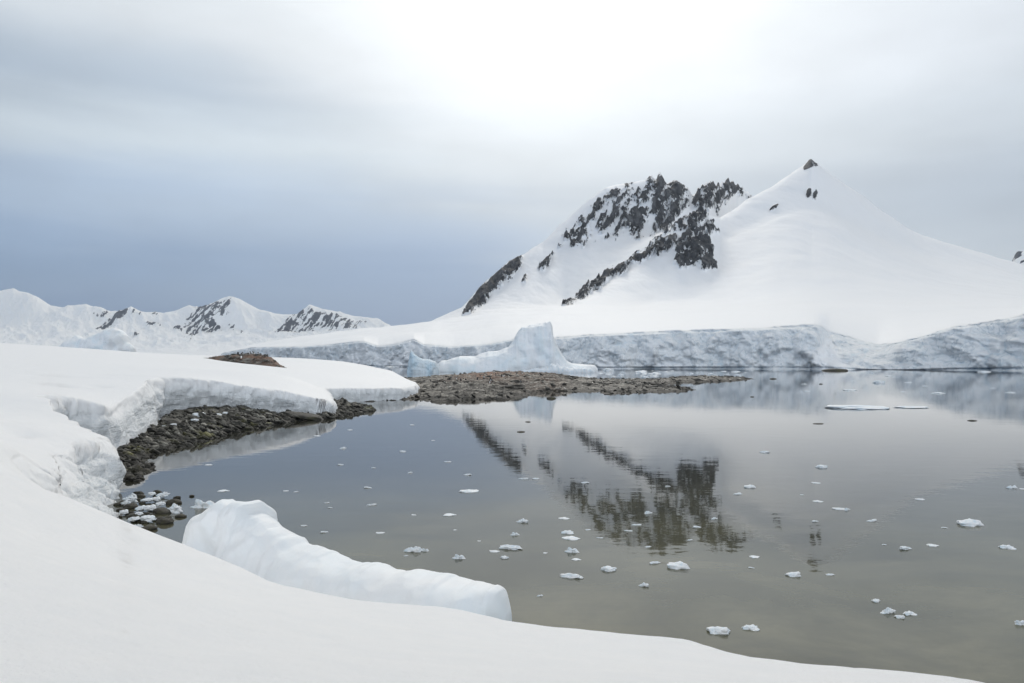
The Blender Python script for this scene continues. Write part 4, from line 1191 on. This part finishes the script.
# ------------------------------------------------------------------ penguins
def penguin_meshes():
    # body: one lathe-like skin bent forward a little, tail and head included
    rings = [(0.0, .00, .0), (.02, .085, .0), (.10, .125, .0), (.22, .145, .01), (.34, .135, .015), (.44, .10, .02), (.50, .075, .03), (.545, .078, .045), (.59, .072, .05), (.62, .045, .05), (.635, .0, .05)]
    n = 20; co = []; white = []
    for (z, r, fw) in rings:
        for j in range(n):
            a = 2 * math.pi * j / n
            co.append((r * math.cos(a), -fw + r * .9 * math.sin(a), z))
    co = np.array(co); q = grid_quads(len(rings), n, wrap=True)
    body = mesh_np('penguin_body', co, q, mats=[M_PBLACK, M_PWHITE])
    for p in body.polygons:
        c = p.center
        if c.y < -0.03 and .03 < c.z < .46 and abs(c.x) < .10: p.material_index = 1
    fl = np.array([(.13, .0, .42), (.15, -.03, .40), (.20, .0, .18), (.19, .05, .17), (.145, .05, .40), (.115, .02, .41)], float)
    f2 = fl + np.array([.02, 0, .0])
    co = np.concatenate([fl, f2]); qs = [(0, 1, 2, 3), (0, 3, 4, 5), (9, 8, 7, 6), (11, 10, 9, 6)] + [(i, (i + 1) % 6, (i + 1) % 6 + 6, i + 6) for i in range(6)]
    flip = mesh_np('penguin_flipper', co, qs, smooth=False, mats=[M_PBLACK])
    b = np.array([(-.018, -.11, .565), (.018, -.11, .565), (.0, -.11, .59), (0, -.185, .565)]); 
    beak = mesh_np('penguin_beak', b, tris=[(0, 1, 3), (1, 2, 3), (2, 0, 3), (0, 2, 1)], smooth=False, mats=[M_PBEAK])
    ft = np.array([(.02, -.14, 0), (.10, -.14, 0), (.09, .0, 0), (.03, .0, 0), (.03, -.13, .025), (.09, -.13, .025), (.085, .0, .04), (.035, .0, .04)])
    foot = mesh_np('penguin_foot', ft, [(0, 3, 2, 1), (4, 5, 6, 7), (0, 1, 5, 4), (1, 2, 6, 5), (2, 3, 7, 6), (3, 0, 4, 7)], smooth=False, mats=[M_PBEAK])
    return body, flip, beak, foot


PB = penguin_meshes()


def penguin(x, y, z, rz, label, group):
    o = link('penguin', PB[0], None, label, 'penguin', group, (x, y, z), (0, 0, rz))
    s = random.uniform(1.05, 1.3); o.scale = (s, s, s)
    for nm, m, sx in (('flipper', PB[1], 1), ('flipper', PB[1], -1), ('beak', PB[2], 1), ('foot', PB[3], 1), ('foot', PB[3], -1)):
        c = link(nm, m, parent=o)
        if sx < 0: c.scale = (-1, 1, 1)


n = 0
while n < 34:
    px = random.gauss(492, 26) if n < 28 else random.uniform(425, 470)
    y = random.uniform(150, 235); x = (px - CX) / F * y
    z, s = sample_grid(G_SPIT, x, y)
    if z < 0.4 or s < 4: continue
    penguin(x, y, z - 0.03, random.uniform(-3, 3), 'tiny dark penguin standing on the reddish crest of the rocky spit', 'penguins on the rocky spit'); n += 1
n = 0
while n < 12:
    px = random.uniform(232, 278); y = random.uniform(145, 156); x = (px - CX) / F * y
    z, s = sample_grid(G_KNOLL, x, y)
    if s < 1: continue
    penguin(x, y, z - 0.03, random.uniform(-3, 3), 'tiny dark penguin standing on the brown knoll behind the snow', 'penguins on the brown knoll'); n += 1

# ------------------------------------------------------------------ haze
HAZE = 2.6e-5
if HAZE:
    b = ((-9000, 9000), (-400, 13000), (-5.5, 1250))
    v = np.array([(x, y, z) for z in b[2] for y in b[1] for x in b[0]], float)
    me = mesh_np('haze', v, [(0, 2, 3, 1), (4, 5, 7, 6), (0, 1, 5, 4), (2, 6, 7, 3), (0, 4, 6, 2), (1, 3, 7, 5)], smooth=False)
    m = bpy.data.materials.new('haze'); m.use_nodes = True; nt = m.node_tree; nt.nodes.clear()
    pv = nt.nodes.new('ShaderNodeVolumePrincipled'); mo = nt.nodes.new('ShaderNodeOutputMaterial')
    pv.inputs['Color'].default_value = (0.84, 0.915, 0.99, 1); pv.inputs['Density'].default_value = HAZE; pv.inputs['Anisotropy'].default_value = 0.35
    nt.links.new(pv.outputs[0], mo.inputs['Volume']); me.materials.append(m)
    link('haze', me, 'stuff', 'thin cold haze over the bay')

# ------------------------------------------------------------------ sky and sun
SUN_EL, SUN_AZ = R(36), R(4)          # azimuth from +Y towards +X
sd = Vector((math.sin(SUN_AZ) * math.cos(SUN_EL), math.cos(SUN_AZ) * math.cos(SUN_EL), math.sin(SUN_EL)))
w = bpy.data.worlds.new('World'); scene.world = w; w.use_nodes = True
nt = w.node_tree; nt.nodes.clear()


def N(t, **k):
    x = nt.nodes.new(t)
    for a, b in k.items(): setattr(x, a, b)
    return x


def lk(a, b):
    if isinstance(a, bpy.types.NodeSocket): nt.links.new(a, b)
    elif isinstance(a, tuple) and len(a) == 3 and b.type == 'RGBA': b.default_value = (*a, 1)
    else: b.default_value = a


def mth(op, a, b=0.0, clamp=False):
    x = N('ShaderNodeMath', operation=op, use_clamp=clamp); lk(a, x.inputs[0]); lk(b, x.inputs[1]); return x.outputs[0]


def mixc(f, a, b, mode='MIX'):
    x = N('ShaderNodeMix', data_type='RGBA', blend_type=mode); lk(f, x.inputs[0]); lk(a, x.inputs[6]); lk(b, x.inputs[7]); return x.outputs[2]


def rmp(f, stops, interp='EASE'):
    x = N('ShaderNodeValToRGB'); lk(f, x.inputs[0]); cr = x.color_ramp; cr.interpolation = interp
    while len(cr.elements) < len(stops): cr.elements.new(.5)
    for e, (p, c) in zip(cr.elements, stops):
        e.position = p; e.color = (c, c, c, 1) if isinstance(c, (int, float)) else (*c, 1)
    return x.outputs[0]


def lin(r, g, b):
    f = lambda c: (c / 255 / 12.92) if c / 255 <= .04045 else ((c / 255 + .055) / 1.055) ** 2.4
    return (f(r), f(g), f(b))


tc = N('ShaderNodeTexCoord').outputs['Generated']
sep = N('ShaderNodeSeparateXYZ'); lk(tc, sep.inputs[0]); X, Y, Z = sep.outputs
mp = N('ShaderNodeMapping'); lk(tc, mp.inputs['Vector']); mp.inputs['Scale'].default_value = (1.1, 1.1, 9.0); mp.inputs['Rotation'].default_value = (0, R(5), 0)
nz = N('ShaderNodeTexNoise'); lk(mp.outputs[0], nz.inputs['Vector']); nz.inputs['Scale'].default_value = 1.6; nz.inputs['Detail'].default_value = 5; nz.inputs['Roughness'].default_value = .5; nz.inputs['Distortion'].default_value = .5
streak = mth('SUBTRACT', nz.outputs['Fac'], .5)
zz = mth('ADD', Z, mth('MULTIPLY', streak, 0.10))
# heavy blue-grey cloud bank to the left, thinner pale overcast to the right
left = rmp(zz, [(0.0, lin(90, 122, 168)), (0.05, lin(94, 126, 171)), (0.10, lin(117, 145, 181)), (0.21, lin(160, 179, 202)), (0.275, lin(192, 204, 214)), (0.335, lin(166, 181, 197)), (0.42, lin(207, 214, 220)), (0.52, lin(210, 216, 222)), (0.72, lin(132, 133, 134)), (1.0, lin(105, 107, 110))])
right = rmp(zz, [(0.0, lin(214, 218, 222)), (0.11, lin(186, 195, 205)), (0.18, lin(170, 181, 194)), (0.28, lin(196, 205, 214)), (0.36, lin(208, 215, 223)), (0.45, lin(206, 213, 220)), (0.55, lin(214, 219, 224)), (0.72, lin(132, 133, 134)), (1.0, lin(105, 107, 110))])  # top stops, out of view, dimmed so level snow gets less light
xf = N('ShaderNodeMapRange', interpolation_type='SMOOTHSTEP'); lk(mth('ADD', mth('ADD', X, mth('MULTIPLY', mth('SUBTRACT', Z, 0.12), 1.3)), mth('MULTIPLY', streak, 0.35)), xf.inputs[0]); xf.inputs[1].default_value = -0.10; xf.inputs[2].default_value = 0.22
cl = mixc(xf.outputs[0], left, right)
# soft cloud bodies
mp2 = N('ShaderNodeMapping'); lk(tc, mp2.inputs['Vector']); mp2.inputs['Scale'].default_value = (1.6, 1.6, 4.5); mp2.inputs['Location'].default_value = (2.3, 1.1, .4)
nz2 = N('ShaderNodeTexNoise'); lk(mp2.outputs[0], nz2.inputs['Vector']); nz2.inputs['Scale'].default_value = 2.1; nz2.inputs['Detail'].default_value = 6; nz2.inputs['Roughness'].default_value = .52
body = mth('ADD', 1.0, mth('MULTIPLY', mth('SUBTRACT', nz2.outputs['Fac'], .5), 0.5))
bc = N('ShaderNodeCombineColor'); [lk(body, bc.inputs[i]) for i in range(3)]
cl = mixc(1.0, cl, bc.outputs[0], 'MULTIPLY')
# the heaviest part of the distant cloud bank
sq = lambda v, c, wd: mth('POWER', mth('DIVIDE', mth('SUBTRACT', v, c), wd), 2.0)
bank = mth('EXPONENT', mth('MULTIPLY', mth('ADD', sq(X, -0.13, 0.17), sq(zz, 0.075, 0.085)), -1.0))
cl = mixc(mth('MULTIPLY', mth('MULTIPLY', bank, 0.55), mth('GREATER_THAN', Y, 0.0)), cl, lin(84, 120, 166))
# the sun behind thin cloud
dp = N('ShaderNodeVectorMath', operation='DOT_PRODUCT'); lk(tc, dp.inputs[0]); dp.inputs[1].default_value = sd
ang = mth('ARCCOSINE', mth('MINIMUM', dp.outputs['Value'], 0.99999))
glow = mth('EXPONENT', mth('MULTIPLY', mth('POWER', mth('DIVIDE', ang, 0.235), 2.0), -1.0))
gl2 = mth('EXPONENT', mth('MULTIPLY', mth('POWER', mth('DIVIDE', ang, 0.50), 2.0), -1.0))
gsum = mth('ADD', mth('MULTIPLY', glow, 0.52), mth('MULTIPLY', gl2, 0.42))
gc = N('ShaderNodeCombineColor'); lk(gsum, gc.inputs[0]); lk(gsum, gc.inputs[1]); lk(mth('MULTIPLY', gsum, 0.93), gc.inputs[2])
cl = mixc(1.0, cl, gc.outputs[0], 'ADD')
sky = N('ShaderNodeTexSky', sky_type='NISHITA', sun_disc=False); sky.sun_elevation = SUN_EL; sky.sun_rotation = SUN_AZ
SKY_STR = 0.10
up = N('ShaderNodeVectorMath', operation='SCALE'); lk(cl, up.inputs[0]); up.inputs['Scale'].default_value = 1.0 / SKY_STR
# unseen sky behind the viewer brightened to light camera-facing slopes and cliffs
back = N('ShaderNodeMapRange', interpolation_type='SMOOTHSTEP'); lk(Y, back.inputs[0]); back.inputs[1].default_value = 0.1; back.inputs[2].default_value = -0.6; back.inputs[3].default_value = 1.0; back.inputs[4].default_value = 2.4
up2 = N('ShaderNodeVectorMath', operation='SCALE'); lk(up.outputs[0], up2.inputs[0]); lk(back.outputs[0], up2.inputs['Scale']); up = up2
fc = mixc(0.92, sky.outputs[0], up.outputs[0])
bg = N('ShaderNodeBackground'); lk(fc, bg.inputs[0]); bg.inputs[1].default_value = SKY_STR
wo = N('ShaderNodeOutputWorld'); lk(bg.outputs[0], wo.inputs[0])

sl = bpy.data.lights.new('sun', 'SUN'); sl.energy = 1.4; sl.angle = R(12); sl.color = (1.0, 0.95, 0.87)
so = bpy.data.objects.new('sun', sl); COL.objects.link(so); so.rotation_euler = (-sd).to_track_quat('-Z', 'Y').to_euler()

# ------------------------------------------------------------------ camera and render
cam = bpy.data.cameras.new('camera'); cam.sensor_width = 36; cam.lens = 36 * F / 1024; cam.clip_end = 60000; cam.clip_start = 0.1
co = bpy.data.objects.new('camera', cam); COL.objects.link(co); co.location = (0, 0, CAM_H); co.rotation_euler = (math.pi / 2 + TH, 0, 0)
scene.camera = co
scene.render.resolution_x, scene.render.resolution_y = 1024, 683
vs = scene.view_settings; vs.view_transform = 'Standard'; vs.look = 'None'; vs.exposure = 0.0; vs.gamma = 1.0; vs.use_curve_mapping = False
cy = scene.cycles
cy.use_denoising = True
cy.max_bounces = 6; cy.diffuse_bounces = 3; cy.glossy_bounces = 3; cy.transmission_bounces = 2; cy.volume_bounces = 0
cy.caustics_reflective = False; cy.caustics_refractive = False
